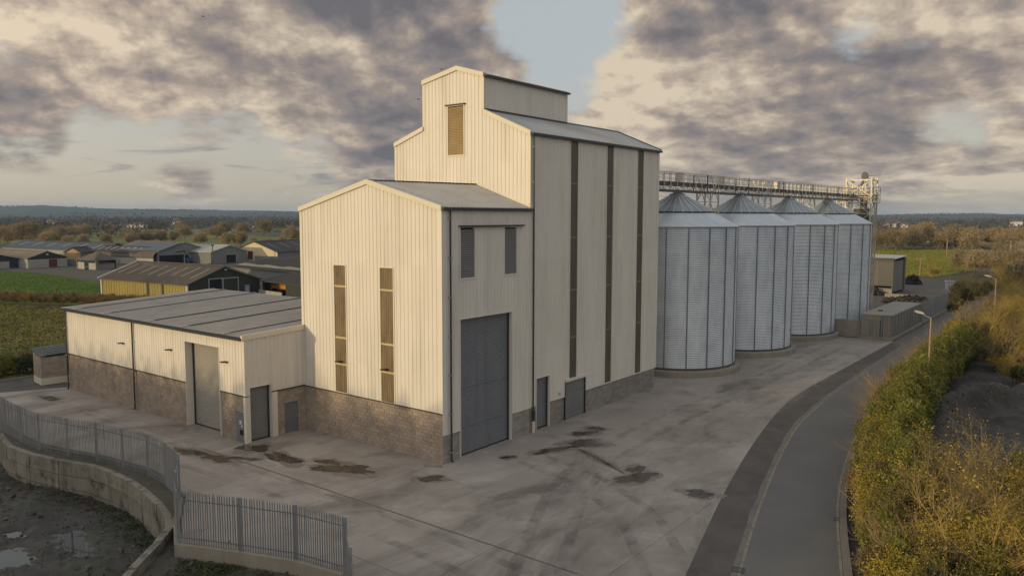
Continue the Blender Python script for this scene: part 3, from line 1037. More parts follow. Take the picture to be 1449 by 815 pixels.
trans_mat('tyre_dark', (0.095, 0.082, 0.073), 0.34, 0.8)
trans_mat('tyre_pale', (0.42, 0.38, 0.345), 0.42, 0.7)
for k, (pts, mt, w2) in enumerate([([(19, -14), (13, -4), (9.5, 5), (8.0, 16), (7.5, 30), (7.2, 55)], 'tyre_pale', .32), ([(17, -16), (11.5, -6), (7.2, 3), (5.8, 14), (6.2, 34), (6.0, 60)], 'tyre_dark', .28),
                                   ([(3, 4.2), (8, 3.0), (13, 0), (18, -6)], 'tyre_dark', .26), ([(2.0, 4.6), (7, 5.5), (10.5, 11), (11.0, 20)], 'tyre_pale', .3), ([(-16, -5.9), (-8, -7.6), (2, -6.2), (10, 0), (12.5, 9)], 'tyre_pale', .3),
                                   ([(-30, -8.5), (-15, -8.8), (-4, -8.2), (6, -8.5), (16, -9.5)], 'tyre_dark', .26), ([(14.5, -20), (14, -8), (11.5, 4), (10.5, 18), (9.4, 40)], 'tyre_pale', .4),
                                   ([(-17.5, -4.8), (-17.3, -8), (-14, -9.6), (-7, -9.2)], 'tyre_pale', .3)]):
    px_ = np.array([q[0] for q in pts], float); py_ = np.array([q[1] for q in pts], float)
    tt = np.linspace(0, len(pts) - 1, 40)
    xx, yy = np.interp(tt, range(len(pts)), px_), np.interp(tt, range(len(pts)), py_)
    ker = np.ones(7) / 7
    xx[3:-3], yy[3:-3] = np.convolve(xx, ker, 'valid'), np.convolve(yy, ker, 'valid')
    dx, dy = np.gradient(xx), np.gradient(yy)
    ln = np.hypot(dx, dy); nx_, ny_ = -dy / ln, dx / ln
    for sd_ in (-.95, .95):
        ribbon('tyre_mark', list(zip(xx + nx_ * (sd_ + w2), yy + ny_ * (sd_ + w2))), list(zip(xx + nx_ * (sd_ - w2), yy + ny_ * (sd_ - w2))), mt, 0.0012 + .0002 * k)

# old lane, verge and fields on the left
sheet('side_lane', [(-46.2, -30), (-41.6, -30), (-41.6, -9.3), (-39.3, -4.4), (-39.3, 9.5), (-39.3, 14), (-46.6, 14)], -0.035, 'asphalt_old')
m = MB()
for k in range(40):
    m.box(-46.5, -46.25, -22 + k * 0.95, -22 + k * 0.95 + 0.93, -0.1, 0.10)
m.build('kerb', 'kerb_stone', kind='structure')
sheet('verge_grass', [(-130, -60), (-46.5, -60), (-46.5, 16), (-60, 22), (-104, 22), (-130, 12)], -0.03, 'grass_rough')
sheet('lawn', [(-260, 10), (-118, 14), (-104, 24), (-117, 33.0), (-117.5, 41), (-150, 46.5), (-182, 49.5), (-203, 46.5), (-260, 30)], -0.028, 'grass_lawn')
sheet('farm_yard', [(-150, 47.5), (-117.5, 41.5), (-88, 30), (-40, 30), (-40, 80), (-120, 110), (-200, 140), (-300, 120), (-240, 60), (-203, 47), (-182, 50)], -0.024, 'gravel')
for k, (nm, pts, mt) in enumerate([
        ('field', [(-360, 165), (-520, 182), (-600, 250), (-540, 330), (-400, 285), (-300, 232), (-290, 200)], 'field_green'),
        ('field', [(-300, 236), (-395, 288), (-470, 340), (-420, 380), (-300, 330), (-230, 280)], 'field_pale'),
        ('field', [(-620, 255), (-780, 290), (-850, 420), (-700, 440), (-560, 340)], 'field_pale'),
        ('field', [(-430, 110), (-370, 128), (-375, 155), (-520, 172), (-640, 160), (-640, 90)], 'field_green'),
        ('field', [(-74, 170), (-20, 176), (-4, 178), (0, 215), (-4, 250), (-10, 300), (-14, 372), (-66, 368), (-90, 330), (-95, 240)], 'field_green'),
        ('field', [(0, 430), (-40, 425), (-55, 520), (40, 560), (40, 440)], 'field_pale'),
        ('field', [(10, 205), (40, 200), (60, 300), (20, 320)], 'field_pale'),
        ('field', [(-700, 460), (-900, 560), (-700, 700), (-480, 560)], 'field_pale')]):
    sheet(nm, pts, -0.02 + 0.004 * k, mt)
# dark made-up ground beyond the silos
sheet('back_yard', [(-14, 66), (10.2, 66), (10.2, 108), (7.5, 135), (3.0, 168), (-12, 172), (-40, 150), (-40, 66)], -0.018, 'asphalt_old')

# grass blades that stand up into the low light
def tufts(name, poly, n, hgt, wid, mat, seed, z=-.03):
    r = np.random.default_rng(seed)
    xs, ys_ = np.array([q[0] for q in poly]), np.array([q[1] for q in poly])
    x, y = r.uniform(xs.min(), xs.max(), n * 3), r.uniform(ys_.min(), ys_.max(), n * 3)
    k = inside(x, y, poly)
    x, y = x[k][:n], y[k][:n]
    pat = .55 + .45 * noise2(x * .12, y * .12, seed)
    h_ = hgt * r.uniform(.5, 1.3, len(x)) * (.6 + .6 * pat)
    t_ = r.uniform(0, math.pi, len(x))
    w_ = wid * r.uniform(.6, 1.3, len(x))
    dx, dy = np.cos(t_) * w_, np.sin(t_) * w_
    lx, ly = r.normal(size=len(x)) * hgt * .35, r.normal(size=len(x)) * hgt * .35
    V_ = np.stack([np.stack([x - dx, y - dy, z + 0 * x], 1), np.stack([x + dx, y + dy, z + 0 * x], 1), np.stack([x + dx * .6 + lx, y + dy * .6 + ly, z + h_], 1), np.stack([x - dx * .6 + lx, y - dy * .6 + ly, z + h_ * .85], 1)], 1).reshape(-1, 3)
    return tag(link(name, np_mesh(name, V_, np.arange(len(V_)).reshape(-1, 4), mat)), kind='stuff')


tufts('grass', [(-120, -40), (-46.8, -40), (-46.8, 14), (-60, 20), (-103, 20.5), (-120, 12)], 70000, .13, .10, 'tuft_rough', 41)
tufts('grass', [(-240, 14), (-120, 15), (-106, 24), (-118, 33.0), (-118.5, 40), (-150, 46), (-182, 49), (-203, 46), (-240, 32)], 60000, .06, .13, 'tuft_lawn', 42)
tufts('grass', [(-74, 172), (-20, 178), (-5, 180), (-1, 215), (-5, 250), (-11, 300), (-15, 370), (-66, 366), (-90, 330), (-95, 240)], 90000, .17, .28, 'tuft_field', 43)
# bare soil with low mounds behind the hedge
sx = np.arange(19.0, 41, 0.2)
sy = np.arange(14, 58, 0.2)
X, Y = np.meshgrid(sx, sy)
Z = 0.02 + 0.16 * (1 + noise2(X * 1.2, Y * 1.2, 21)) + 0.09 * noise2(X * 4, Y * 4, 22) + .05 * noise2(X * 9, Y * 9, 25)
for (cx, cy, ra, rb, rot, hh) in [(22.0, 33.5, 0.9, 4.8, -0.25, 1.5), (23.9, 36.0, 0.7, 3.6, -0.35, 1.5), (21.6, 27.5, 1.0, 2.6, 0.1, 1.0), (27.4, 35, 1.5, 1.1, 0.4, 1.0), (28.2, 42.5, 2.0, 1.2, 0.2, 1.4), (25.6, 40.5, 1.5, .8, .5, .8), (25.4, 31, 1.6, 0.9, 0.2, 0.5), (31, 36, 2, 1.5, 0, .9)]:
    c, s = math.cos(rot), math.sin(rot)
    q = ((X - cx) * c + (Y - cy) * s) ** 2 / ra ** 2 + (-(X - cx) * s + (Y - cy) * c) ** 2 / rb ** 2
    Z += hh * np.exp(-q) * (1 + 0.22 * noise2(X * 3, Y * 3, int(cx * 10)))
edge = np.minimum.reduce([X - 19.0, 40.5 - X, Y - 14, 57 - Y])
Z = Z * np.clip(edge / 1.5, 0, 1) - 0.09 * (1 - np.clip(edge / 1.5, 0, 1))
SOILZ = Z
nx, ny = len(sx), len(sy)
i0 = (np.arange(ny - 1)[:, None] * nx + np.arange(nx - 1)[None, :]).ravel()
me = np_mesh('soil_ground', np.stack([X.ravel(), Y.ravel(), Z.ravel()], 1), np.stack([i0, i0 + 1, i0 + nx + 1, i0 + nx], 1), 'soil')
me.polygons.foreach_set('use_smooth', [True] * len(me.polygons))
tag(link('soil_ground', me), kind='structure')
rbr = np.random.default_rng(8)
stones = MB()
for k in range(420):
    cx, cy, ra, rb, rot = [(22.0, 33.5, 1.2, 5.0, -.25), (23.9, 36, .9, 3.8, -.35), (21.6, 27.5, 1.3, 3.0, .1), (27.4, 35, 1.9, 1.4, .4), (28.2, 42.5, 2.4, 1.6, .2)][k % 5]
    a_, b_ = rbr.normal() * ra * .6, rbr.normal() * rb * .6
    x = cx + a_ * math.cos(rot) - b_ * math.sin(rot); y = cy + a_ * math.sin(rot) + b_ * math.cos(rot)
    ix, iy = int((x - sx[0]) / .2), int((y - sy[0]) / .2)
    if not (0 <= ix < len(sx) and 0 <= iy < len(sy)): continue
    q_ = rbr.uniform(.05, .17)
    e1 = Vector(rbr.normal(size=3)).normalized(); e2 = e1.cross(Vector(rbr.normal(size=3))).normalized(); e3 = e1.cross(e2)
    stones.obox(Vector((x, y, float(SOILZ[iy, ix]) + q_ * .2)) - (e1 + e2 * .7 + e3 * .5) * q_ / 2, e1 * q_, e2 * q_ * .7, e3 * q_ * .5)
stones.build('rubble', 'rubble_stone', kind='stuff')
# verge under the hedge
ysv = list(np.arange(-24, 120, 4.0))
Kv = resamp(KERB, ysv)
ribbon('verge_grass', [(x + 0.28, y) for x, y in Kv], [(x + 30, y) for x, y in Kv], 'soil', -0.045)

# hills on the horizon
az = np.radians(np.linspace(-100, 45, 150))
rr = np.linspace(2600, 7200, 22)
A_, R_ = np.meshgrid(az, rr)
pa = [-100, -71.1, -68.8, -66.5, -64, -61.1, -57.9, -53.2, -45, -30, -20, -13.1, -10.4, -7.6, -4.6, 10, 45]
pe = [8.5, 9.2, 11.2, 8.4, 7.8, 7.2, 6.6, 5.6, 5.2, 4.4, 3.4, 2.6, 3.4, 3.9, 2.8, 3.0, 3.0]
ang = np.interp(np.degrees(A_), pa, pe) / 1000
t = np.clip((R_ - 2600) / 3000, 0, 1)
t = t * t * (3 - 2 * t)
Hh = 5600 * ang + 14.5
Z = t * Hh * (1 + 0.05 * noise2(A_ * 40, R_ * 0.002, 31)) - 0.5 - np.clip((R_ - 5700) / 1500, 0, 1) * Hh
Xh, Yh = R_ * np.sin(A_) + CAM.x, R_ * np.cos(A_) + CAM.y
nx, ny = len(az), len(rr)
i0 = (np.arange(ny - 1)[:, None] * nx + np.arange(nx - 1)[None, :]).ravel()
me = np_mesh('hills', np.stack([Xh.ravel(), Yh.ravel(), Z.ravel()], 1), np.stack([i0, i0 + nx, i0 + nx + 1, i0 + 1], 1), 'hill')
me.polygons.foreach_set('use_smooth', [True] * len(me.polygons))
tag(link('hills', me), kind='structure')

# ================================================================== the grain buildings
XP, XN, YN, YP = (1, 0, 0), (-1, 0, 0), (0, -1, 0), (0, 1, 0)
L, D1, D2 = 12.78, 8.51, 26.36
ZE, ZR, XMF, XMB = 15.0, 16.65, 6.13, 4.66
# ---------------- front block
fb = thing('intake_building', 'tall cream clad gabled front block with two brown light strips standing before the taller tower', 'building')
SF = [(-9.48, -8.30, 3.03, 11.39), (-5.12, -3.92, 3.0, 11.40)]
clad('cladding', fb, 'cladding', (0, -0.06, 0), XP, YN, -L, 0.05, pl([(-L, ZE), (-XMF, ZR), (0, ZE), (1, ZE)]), lambda u: 3.0, SF, kinks=(-XMF, 0))
DB = (1.5, 6.45, 0.0, 8.40)
LV = [(1.48, 2.83, 10.82, 13.86), (5.66, 6.97, 10.82, 13.84)]
clad('cladding', fb, 'cladding', (0.06, 0, 0), YP, XP, -0.05, D1, lambda u: ZE, lambda u: 1.71, [DB] + LV, dep=0.032)
clad('cladding', fb, 'cladding', (-L - 0.06, 0, 0), YP, XN, -0.05, D1, lambda u: ZE, lambda u: 3.0, (), dep=0.032)
blockwork(fb, 'block', (0, 0, 0), XP, YN, -L, 0, 3.0, singles=300)
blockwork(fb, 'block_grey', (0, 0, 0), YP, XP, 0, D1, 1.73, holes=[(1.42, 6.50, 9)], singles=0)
# flashing lines, corners, verges
m = MB(); wbox(m, (0, 0, 0), XP, YN, -L, 0.065, 2.955, 3.02, 0, 0.115); m.build('drip_flashing', 'dark_metal', fb)
m = MB(); wbox(m, (0, 0, 0), YP, XP, -0.02, 1.5, 1.70, 1.735, 0, 0.10); wbox(m, (0, 0, 0), YP, XP, 6.72, D1, 1.70, 1.735, 0, 0.10); m.build('drip_flashing', 'trim_cream', fb)
m = MB().box(-0.14, 0.105, -0.105, -0.058, 3.0, ZE - .05); m.box(0.058, 0.106, -0.058, 0.28, 1.72, ZE - .1); m.build('corner_trim', 'cladding', fb)
m = MB().box(-L - 0.105, -L + 0.14, -0.105, -0.058, 3.02, ZE - .05); m.build('corner_trim', 'trim_cream', fb)
m = MB()
for a, b in (((-L - 0.12, ZE + 0.02), (-XMF, ZR + 0.03)), ((-XMF, ZR + 0.03), (0.14, ZE + 0.02))):
    A, B = Vector((a[0], -0.20, a[1])), Vector((b[0], -0.20, b[1]))
    m.obox(A + Vector((0, 0, -0.22)), B - A, Vector((0, 0.30, 0)), Vector((0, 0, 0.30)))
m.build('verge_trim', 'trim_cream', fb)
roof_sheet('roof', fb, 'roof_grey', (0.20, -0.05, ZE + .02), (0.20, D1, ZE + .02), (-XMB, D1, ZR + .04), (-XMF, -0.05, ZR + .04))
roof_sheet('roof', fb, 'roof_grey', (-L - .2, D1, ZE + .02), (-L - .2, -0.05, ZE + .02), (-XMF, -0.05, ZR + .04), (-XMB, D1, ZR + .04))
m = MB().bar((-XMF, -0.05, ZR + .07), (-XMB, D1 - .05, ZR + .07), 0.36, 0.05); m.build('ridge_cap', 'dark_metal', fb)
m = MB().box(0.12, 0.30, -0.10, D1 + 0.02, ZE - 0.15, ZE + 0.0); m.build('gutter', 'dark_metal', fb)
m = MB().bar((0.12, D1 - .05, ZE + .12), (-XMB, D1 - .05, ZR + .14), 0.16, 0.10); m.build('abutment_flashing', 'trim_cream', fb)
# light strips
prof_ls = [(0, 0), (0.4, 0), (0.5, 1), (0.8, 1), (1.0, 0)]


def light_strip(parent, O, U, N, h, mat, bandmat, bands):
    O2 = Vector(O) - Vector(N) * 0.03
    s = clad('light_strip', parent, mat, O2, U, N, h[0] + .02, h[1] - .02, lambda u: h[3] - .03, lambda u: h[2] + .03, pitch=0.2, dep=0.03, prof=prof_ls)
    for z in bands:
        b = MB(); wbox(b, O2, U, N, h[0] + .03, h[1] - .03, z - .06, z + .06, 0.0, 0.04)
        b.build('band', bandmat, s)
    f = MB()
    for a in ((h[0] - .05, h[0] + .03, h[2] - .05, h[3] + .04), (h[1] - .03, h[1] + .05, h[2] - .05, h[3] + .04)):
        wbox(f, O, U, N, *a, -0.05, 0.045)
    wbox(f, O, U, N, h[0] + .03, h[1] - .03, h[3] - .04, h[3] + .04, -0.05, 0.045)
    wbox(f, O, U, N, h[0] + .03, h[1] - .03, h[2] - .05, h[2] + .03, -0.05, 0.045)
    f.build('frame', 'trim_cream' if mat == 'grp_brown' else 'cladding', s)
    return s


def wall_light(parent, O, U, N, u, z):
    m = MB(); wbox(m, O, U, N, u - .05, u + .05, z - .06, z + .06, 0, 0.10)
    l = m.build('wall_light', 'dark_metal', parent)
    h = MB(); wbox(h, O, U, N, u - .17, u + .17, z + .02, z + .09, 0.08, 0.42)
    h.build('lamp_head', 'dark_metal', l)


for h in SF:
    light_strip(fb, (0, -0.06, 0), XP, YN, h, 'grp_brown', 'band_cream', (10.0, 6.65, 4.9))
for u in (-8.9, -4.62):
    wall_light(fb, (0, -0.06, 0), XP, YN, u, 5.06)


def louvre(parent, O, U, N, h, mat, hood=None, pitch=0.13):
    f = MB()
    for a in ((h[0] - .05, h[0] + .04, h[2] - .06, h[3] + .05), (h[1] - .04, h[1] + .05, h[2] - .06, h[3] + .05)):
        wbox(f, O, U, N, *a, -0.1, 0.055)
    wbox(f, O, U, N, h[0] + .04, h[1] - .04, h[2] - .06, h[2] + .03, -0.1, 0.055)
    wbox(f, O, U, N, h[0] + .04, h[1] - .04, h[3] - .03, h[3] + .05, -0.1, 0.055)
    fr = f.build('louvre', 'trim_cream' if mat == 'louvre_brown' else 'cladding', parent)
    s = MB()
    n = int((h[3] - h[2] - .08) / pitch)
    Ov, Uv, Nv = Vector(O), Vector(U).normalized(), Vector(N).normalized()
    for k in range(n):
        z = h[2] + .04 + k * pitch
        A, B = Ov + Uv * (h[0] + .04), Ov + Uv * (h[1] - .04)
        s.quad(A + Nv * .03 + Vector((0, 0, z)), B + Nv * .03 + Vector((0, 0, z)), B - Nv * .07 + Vector((0, 0, z + pitch * 1.1)), A - Nv * .07 + Vector((0, 0, z + pitch * 1.1)))
        s.quad(A + Nv * .03 + Vector((0, 0, z - .02)), B + Nv * .03 + Vector((0, 0, z - .02)), B + Nv * .03 + Vector((0, 0, z)), A + Nv * .03 + Vector((0, 0, z)))
    s.build('slats', mat, fr)
    b = MB(); wbox(b, O, U, N, h[0] + .04, h[1] - .04, h[2], h[3], -0.14, -0.10)
    b.build('backing', 'void', fr)
    return fr


for h in LV:
    louvre(fb, (0.06, 0, 0), YP, XP, h, 'louvre_grey')
m = MB(); wbox(m, (0.06, 0, 0), YP, XP, 1.40, 7.58, 13.88, 13.97, 0, 0.22); m.build('louvre_hood', 'dark_metal', fb)


def roller_door(parent, O, U, N, h, mat, pitch=0.11, depth=-0.28, seams=(), jamb='cladding', rails=True, reveal=0.28):
    Ov, Nv = Vector(O), Vector(N).normalized()
    c = curtain('roller_door', parent, mat, Ov + Nv * depth, U, N, h[0], h[1], h[2] + 0.06, h[3], pitch, 0.022)
    b = MB(); wbox(b, O, U, N, h[0], h[1], h[2] + .005, h[2] + .075, depth - .02, depth + .05)
    b.build('bottom_rail', 'dark_metal', c)
    for z in seams:
        b = MB(); wbox(b, O, U, N, h[0], h[1], z - .035, z + .035, depth, depth + .045)
        b.build('seam_rail', mat, c)
    if rails:
        for s in (h[0], h[1] - .10):
            b = MB(); wbox(b, O, U, N, s, s + .10, h[2] + .005, h[3], depth + .055, depth + .10)
            b.build('guide_rail', 'dark_metal', c)
    for s0, s1 in ((h[0] - .04, h[0]), (h[1], h[1] + .04)):
        b = MB(); wbox(b, O, U, N, s0, s1, h[2] + .004, h[3] + .05, depth - .05, 0.048)
        b.build('door_jamb', jamb, parent)
    b = MB(); wbox(b, O, U, N, h[0], h[1], h[3], h[3] + .05, depth - .05, 0.048)
    b.build('door_head', jamb, parent)
    return c


roller_door(fb, (0.06, 0, 0), YP, XP, DB, 'anthracite', 0.12, seams=(1.75, 4.2))
# deep reveal return on the far jamb
m = MB(); wbox(m, (0.06, 0, 0), YP, XP, 6.50, 6.80, 1.74, 8.45, 0.004, 0.052); m.build('door_jamb', 'cladding', fb)
downpipe(fb, 0.06, 0.55, XP, 0.1, ZE - .1)
m = MB(); m.obox((-0.75, -0.75, 0), (0.95, 0.45, 0), (0.14, -0.25, 0), (0, 0, 0.07)); m.build('step', 'concrete_pale', fb)

# ---------------- the tower
tw = thing('grain_tower', 'tallest cream tower with raised head section and three dark vertical strips on its shaded side', 'building', (0, D1, 0))
WT, ZT = 12.47, 19.94
HL, HR = 9.53, 3.95
TL = (-7.19, -5.65, 18.75, 22.18)
e = 1e-4
ftop = pl([(-WT, 19.84), (-HL, 20.85), (-HL + e, 24.10), (-6.28, 24.76), (-HR - e, 24.08), (-HR, 21.68), (0, ZT), (1, ZT)])
clad('cladding', tw, 'cladding', (0, D1 - .06, 0), XP, YN, -WT, 0.05, ftop, lambda u: 13.0, [TL], kinks=(-HL, -HL + e, -6.28, -HR - e, -HR, 0))
D1a, D2a = (9.20, 10.72, 0.0, 3.57), (12.70, 15.27, 0.0, 2.75)
S1, S2, S3 = (13.14, 14.14, 2.86, 19.80), (18.05, 19.06, 1.74, 19.80), (22.76, 23.78, 1.74, 19.80)
clad('cladding', tw, 'cladding', (0.06, 0, 0), YP, XP, D1, D2 + .03, lambda u: ZT, lambda u: 1.71, [D1a, D2a, S1, S2, S3], dep=0.032)
clad('cladding', tw, 'cladding', (0, D2 + .06, 0), XN, YP, 0, WT, pl([(0, ZT), (4.1, 21.7), (WT, 19.84)]), lambda u: 1.71, (), kinks=(4.1,))
clad('cladding', tw, 'cladding', (-WT - .06, D2, 0), YN, XN, 0, D2 - D1, lambda u: 19.84, lambda u: 1.71, ())
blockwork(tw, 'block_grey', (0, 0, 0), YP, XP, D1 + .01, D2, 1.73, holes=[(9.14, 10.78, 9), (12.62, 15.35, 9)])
m = MB()
wbox(m, (0, 0, 0), YP, XP, 10.9, 12.6, 1.70, 1.735, 0, 0.10); wbox(m, (0, 0, 0), YP, XP, 15.4, D2, 1.70, 1.735, 0, 0.10)
m.build('drip_flashing', 'trim_cream', tw)
m = MB().box(-0.14, 0.105, D1 - .106, D1 - .058, ZE + .3, ZT - .02); m.build('corner_trim', 'trim_cream', tw)
m = MB().box(0.058, 0.107, D1 + .02, D1 + .34, 3.6, ZT - .1); m.build('corner_trim', 'cladding', tw)
m = MB().box(0.03, 0.108, D2 - .2, D2 + .09, 1.72, ZT - .1); m.build('corner_trim', 'cladding', tw)
m = MB().box(-WT - .105, -WT + .14, D1 - .106, D1 - .058, ZE, 19.8); m.build('corner_trim', 'trim_cream', tw)
# verge trims of the stepped gable
for a, b in (((-WT - .1, 19.86), (-HL - .02, 20.87)), ((-HL - .1, 24.12), (-6.28, 24.79)), ((-6.28, 24.79), (-HR + .1, 24.10)), ((-HR + .1, 21.66), (0.14, ZT + .02))):
    A, B = Vector((a[0], D1 - .20, a[1])), Vector((b[0], D1 - .20, b[1]))
    MB().obox(A + Vector((0, 0, -0.22)), B - A, Vector((0, 0.30, 0)), Vector((0, 0, 0.30))).build('verge_trim', 'trim_cream', tw)
m = MB()
m.box(-HR - .10, -HR + .10, D1 - .108, D1 - .06, 21.72, 23.95)
m.build('corner_trim', 'trim_cream', tw)
MB().box(-HL - .10, -HL + .10, D1 - .108, D1 - .06, 20.85, 23.95).build('corner_trim', 'trim_cream', tw)
# roofs
roof_sheet('roof', tw, 'roof_tower', (0.22, D1 - .05, ZT), (0.22, D2 + .2, ZT), (-4.1, D2 + .2, 21.75), (-4.1, D1 - .05, 21.75), 0.333)
m = MB().quad((-4.1, D1 - .05, 21.74), (-4.1, D2 + .2, 21.74), (-HL, D2 + .2, 20.86), (-HL, D1 - .05, 20.86)).quad((-HL, D1 - .05, 20.86), (-HL, D2 + .2, 20.86), (-WT - .2, D2 + .2, 19.86), (-WT - .2, D1 - .05, 19.86))
m.build('roof', 'roof_tower', tw)
m = MB().bar((-4.1, 18.5, 21.80), (-4.1, D2 + .2, 21.80), 0.35, 0.05); m.build('ridge_cap', 'roof_tower', tw)
m = MB().box(0.14, 0.32, D1 - .1, D2 + .22, ZT - .17, ZT - .02); m.build('gutter', 'dark_metal', tw)
m = MB().bar((0.2, D2 + .18, ZT + .03), (-4.1, D2 + .18, 21.78), 0.10, 0.16); m.build('verge_trim', 'dark_metal', tw)
m = MB().box(-HR, -HR + .16, D1, 18.45, 21.66, 21.80); m.build('abutment_flashing', 'dark_metal', tw)
# raised head
DH = 18.49
clad('head_wall', tw, 'cladding', (-HR + .06, 0, 0), YP, XP, D1 - .05, DH, lambda u: 24.05, lambda u: 21.6, (), dep=0.032)
clad('head_wall', tw, 'cladding', (0, DH + .03, 0), XN, YP, HR, HL, pl([(HR, 24.07), (6.28, 24.75), (HL, 24.1)]), lambda u: 20.7, (), kinks=(6.28,))
clad('head_wall', tw, 'cladding', (-HL - .06, 0, 0), YN, XN, -DH, -D1, lambda u: 24.07, lambda u: 20.6, ())
m = MB().box(-HR - .1, -HR + .105, DH - .1, DH + .08, 21.75, 24.0); m.build('corner_trim', 'cladding', tw)
roof_sheet('head_roof', tw, 'roof_tower', (-HR + .25, D1 - .05, 24.06), (-HR + .25, DH + .15, 24.06), (-6.28, DH + .15, 24.79), (-6.28, D1 - .05, 24.79))
roof_sheet('head_roof', tw, 'roof_tower', (-HL - .2, DH + .15, 24.08), (-HL - .2, D1 - .05, 24.08), (-6.28, D1 - .05, 24.79), (-6.28, DH + .15, 24.79))
m = MB().box(-HR + .16, -HR + .32, D1 - .12, DH + .16, 23.90, 24.04); m.build('gutter', 'dark_metal', tw)
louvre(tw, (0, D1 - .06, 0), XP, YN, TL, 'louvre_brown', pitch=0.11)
m = MB(); wbox(m, (0, D1 - .06, 0), XP, YN, -7.34, -5.50, 22.20, 22.28, 0, 0.18); m.build('louvre_hood', 'dark_metal', tw)
for h, bands in ((S1, (16.8, 13.0, 9.3, 5.9)), (S2, (16.8, 13.0, 9.3, 5.9)), (S3, (16.8, 13.0, 9.3, 5.9))):
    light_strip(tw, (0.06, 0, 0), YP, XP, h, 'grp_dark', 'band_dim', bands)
roller_door(tw, (0.06, 0, 0), YP, XP, D1a, 'anthracite', 0.12, depth=-0.22)
m = MB(); wbox(m, (0.06, 0, 0), YP, XP, 10.76, 11.08, 1.74, 3.62, 0.004, 0.052); m.build('door_jamb', 'cladding', tw)
m = MB(); wbox(m, (0.06, 0, 0), YP, XP, 12.68, 15.30, 2.76, 2.95, 0, 0.14); m.build('door_hood', 'cladding', tw)
c_ = curtain('sectional_door', tw, 'shutter_dark', (0.02, 0, 0), YP, XP, 12.72, 15.25, 0.03, 2.74, 0.30, 0.006)
for z in (0.55, 0.80, 2.0):
    m = MB(); wbox(m, (0.02, 0, 0), YP, XP, 12.72, 15.25, z - .03, z + .03, 0.004, 0.03); m.build('seam_rail', 'shutter_dark', c_)
for u in (12.62, 15.27):
    m = MB(); wbox(m, (0.0, 0, 0), YP, XP, u, u + .07, 0.01, 2.75, 0, 0.12); m.build('door_post', 'dark_metal', tw)
m = MB(); wbox(m, (0.06, 0, 0), YP, XP, 11.78, 12.22, 1.96, 2.20, 0.035, 0.055); nt = m.build('notice', 'notice_white', tw)
m = MB(); wbox(m, (0.06, 0, 0), YP, XP, 11.82, 12.0, 2.0, 2.16, 0.055, 0.062); m.build('notice_print', 'notice_blue', nt)
downpipe(tw, 0.06, D1 + .18, XP, 0.1, ZT - .1)
m = MB().tube((0.20, D1 + .2, 0), (0.20, D1 + .2, 0.8), 0.10, n=12)
m2 = m.build('pipe_guard', 'trim_cream', tw)
MB().tube((0.20, D1 + .2, 0.8), (0.20, D1 + .2, 1.5), 0.115, n=12).build('guard_sleeve', 'dark_metal', m2)

# ---------------- the low building
lb = thing('low_store', 'long low cream building with flat grey roof, block lower walls and a pale roller shutter', 'building', (-25.6, 0, 0))
XL, PF, PB_, ZL, ZB = 38.45, 4.63, 8.92, 6.77, 3.06
slope = (7.38 - ZL) / (PF + PB_)
RD = (-19.75, -15.62, 0.0, 5.92)
clad('cladding', lb, 'cladding', (0, -PF - .06, 0), XP, YN, -XL, -L + .05, lambda u: ZL, lambda u: ZB, [RD])
DR = (-4.38, -2.85, 0.0, 3.55)
clad('cladding', lb, 'cladding', (-L + .06, 0, 0), YP, XP, -PF - .05, 0, lambda u: ZL + slope * (u + PF), lambda u: ZB, [DR], dep=0.032)
clad('cladding', lb, 'cladding', (-XL - .06, 0, 0), YN, XN, -PB_, PF, lambda u: ZL + slope * (PF - u), lambda u: ZB, (), dep=0.032)
clad('cladding', lb, 'cladding', (0, PB_ + .06, 0), XN, YP, L, XL, lambda u: 7.38, lambda u: ZB, (), dep=0.032)
blockwork(lb, 'block', (0, -PF, 0), XP, YN, -XL, -L, 3.04, holes=[(-19.80, -15.57, 9), (-13.95, -13.02, 1.9)])
PD = (-1.74, -0.68, 0.0, 2.08)
blockwork(lb, 'block', (-L, 0, 0), YP, XP, -PF, -0.01, 3.04, holes=[(-4.42, -2.80, 9), (PD[0], PD[1], 2.08)])
blockwork(lb, 'block', (-XL, 0, 0), YN, XN, -PB_, PF, 3.04)
m = MB(); wbox(m, (0, -PF, 0), XP, YN, -XL, -19.8, 3.0, 3.07, 0, .115); wbox(m, (0, -PF, 0), XP, YN, -15.56, -L + .08, 3.0, 3.07, 0, .115); m.build('drip_flashing', 'dark_metal', lb)
m = MB(); wbox(m, (-L, 0, 0), YP, XP, -2.75, -0.12, 3.0, 3.07, 0, .115); m.build('drip_flashing', 'dark_metal', lb)
m = MB().box(-L - .14, -L + .105, -PF - .106, -PF - .058, 3.07, ZL - .02); m.box(-L + .058, -L + .106, -PF - .058, -PF + .22, 3.07, ZL - .02); m.build('corner_trim', 'cladding', lb)
m = MB().box(-XL - .105, -XL + .14, -PF - .106, -PF - .058, 3.07, ZL - .02); m.build('corner_trim', 'trim_cream', lb)
zr = lambda y: ZL + .06 + slope * (y + PF)
m = MB()
m.quad((-XL - .15, -PF - .25, zr(-PF - .25)), (-L + .12, -PF - .25, zr(-PF - .25)), (-L + .12, 0, zr(0)), (-XL - .15, 0, zr(0)))
m.quad((-XL - .15, 0, zr(0)), (-L - .02, 0, zr(0)), (-L - .02, PB_ + .2, zr(PB_ + .2)), (-XL - .15, PB_ + .2, zr(PB_ + .2)))
m.quad((-XL - .15, PB_ + .2, zr(PB_)), (-L - .02, PB_ + .2, zr(PB_)), (-L - .02, PB_ + .2, zr(PB_) - .5), (-XL - .15, PB_ + .2, zr(PB_) - .5))
rf = m.build('roof', 'roof_low', lb)
m = MB()                                                             # fine ribs of the roof sheets
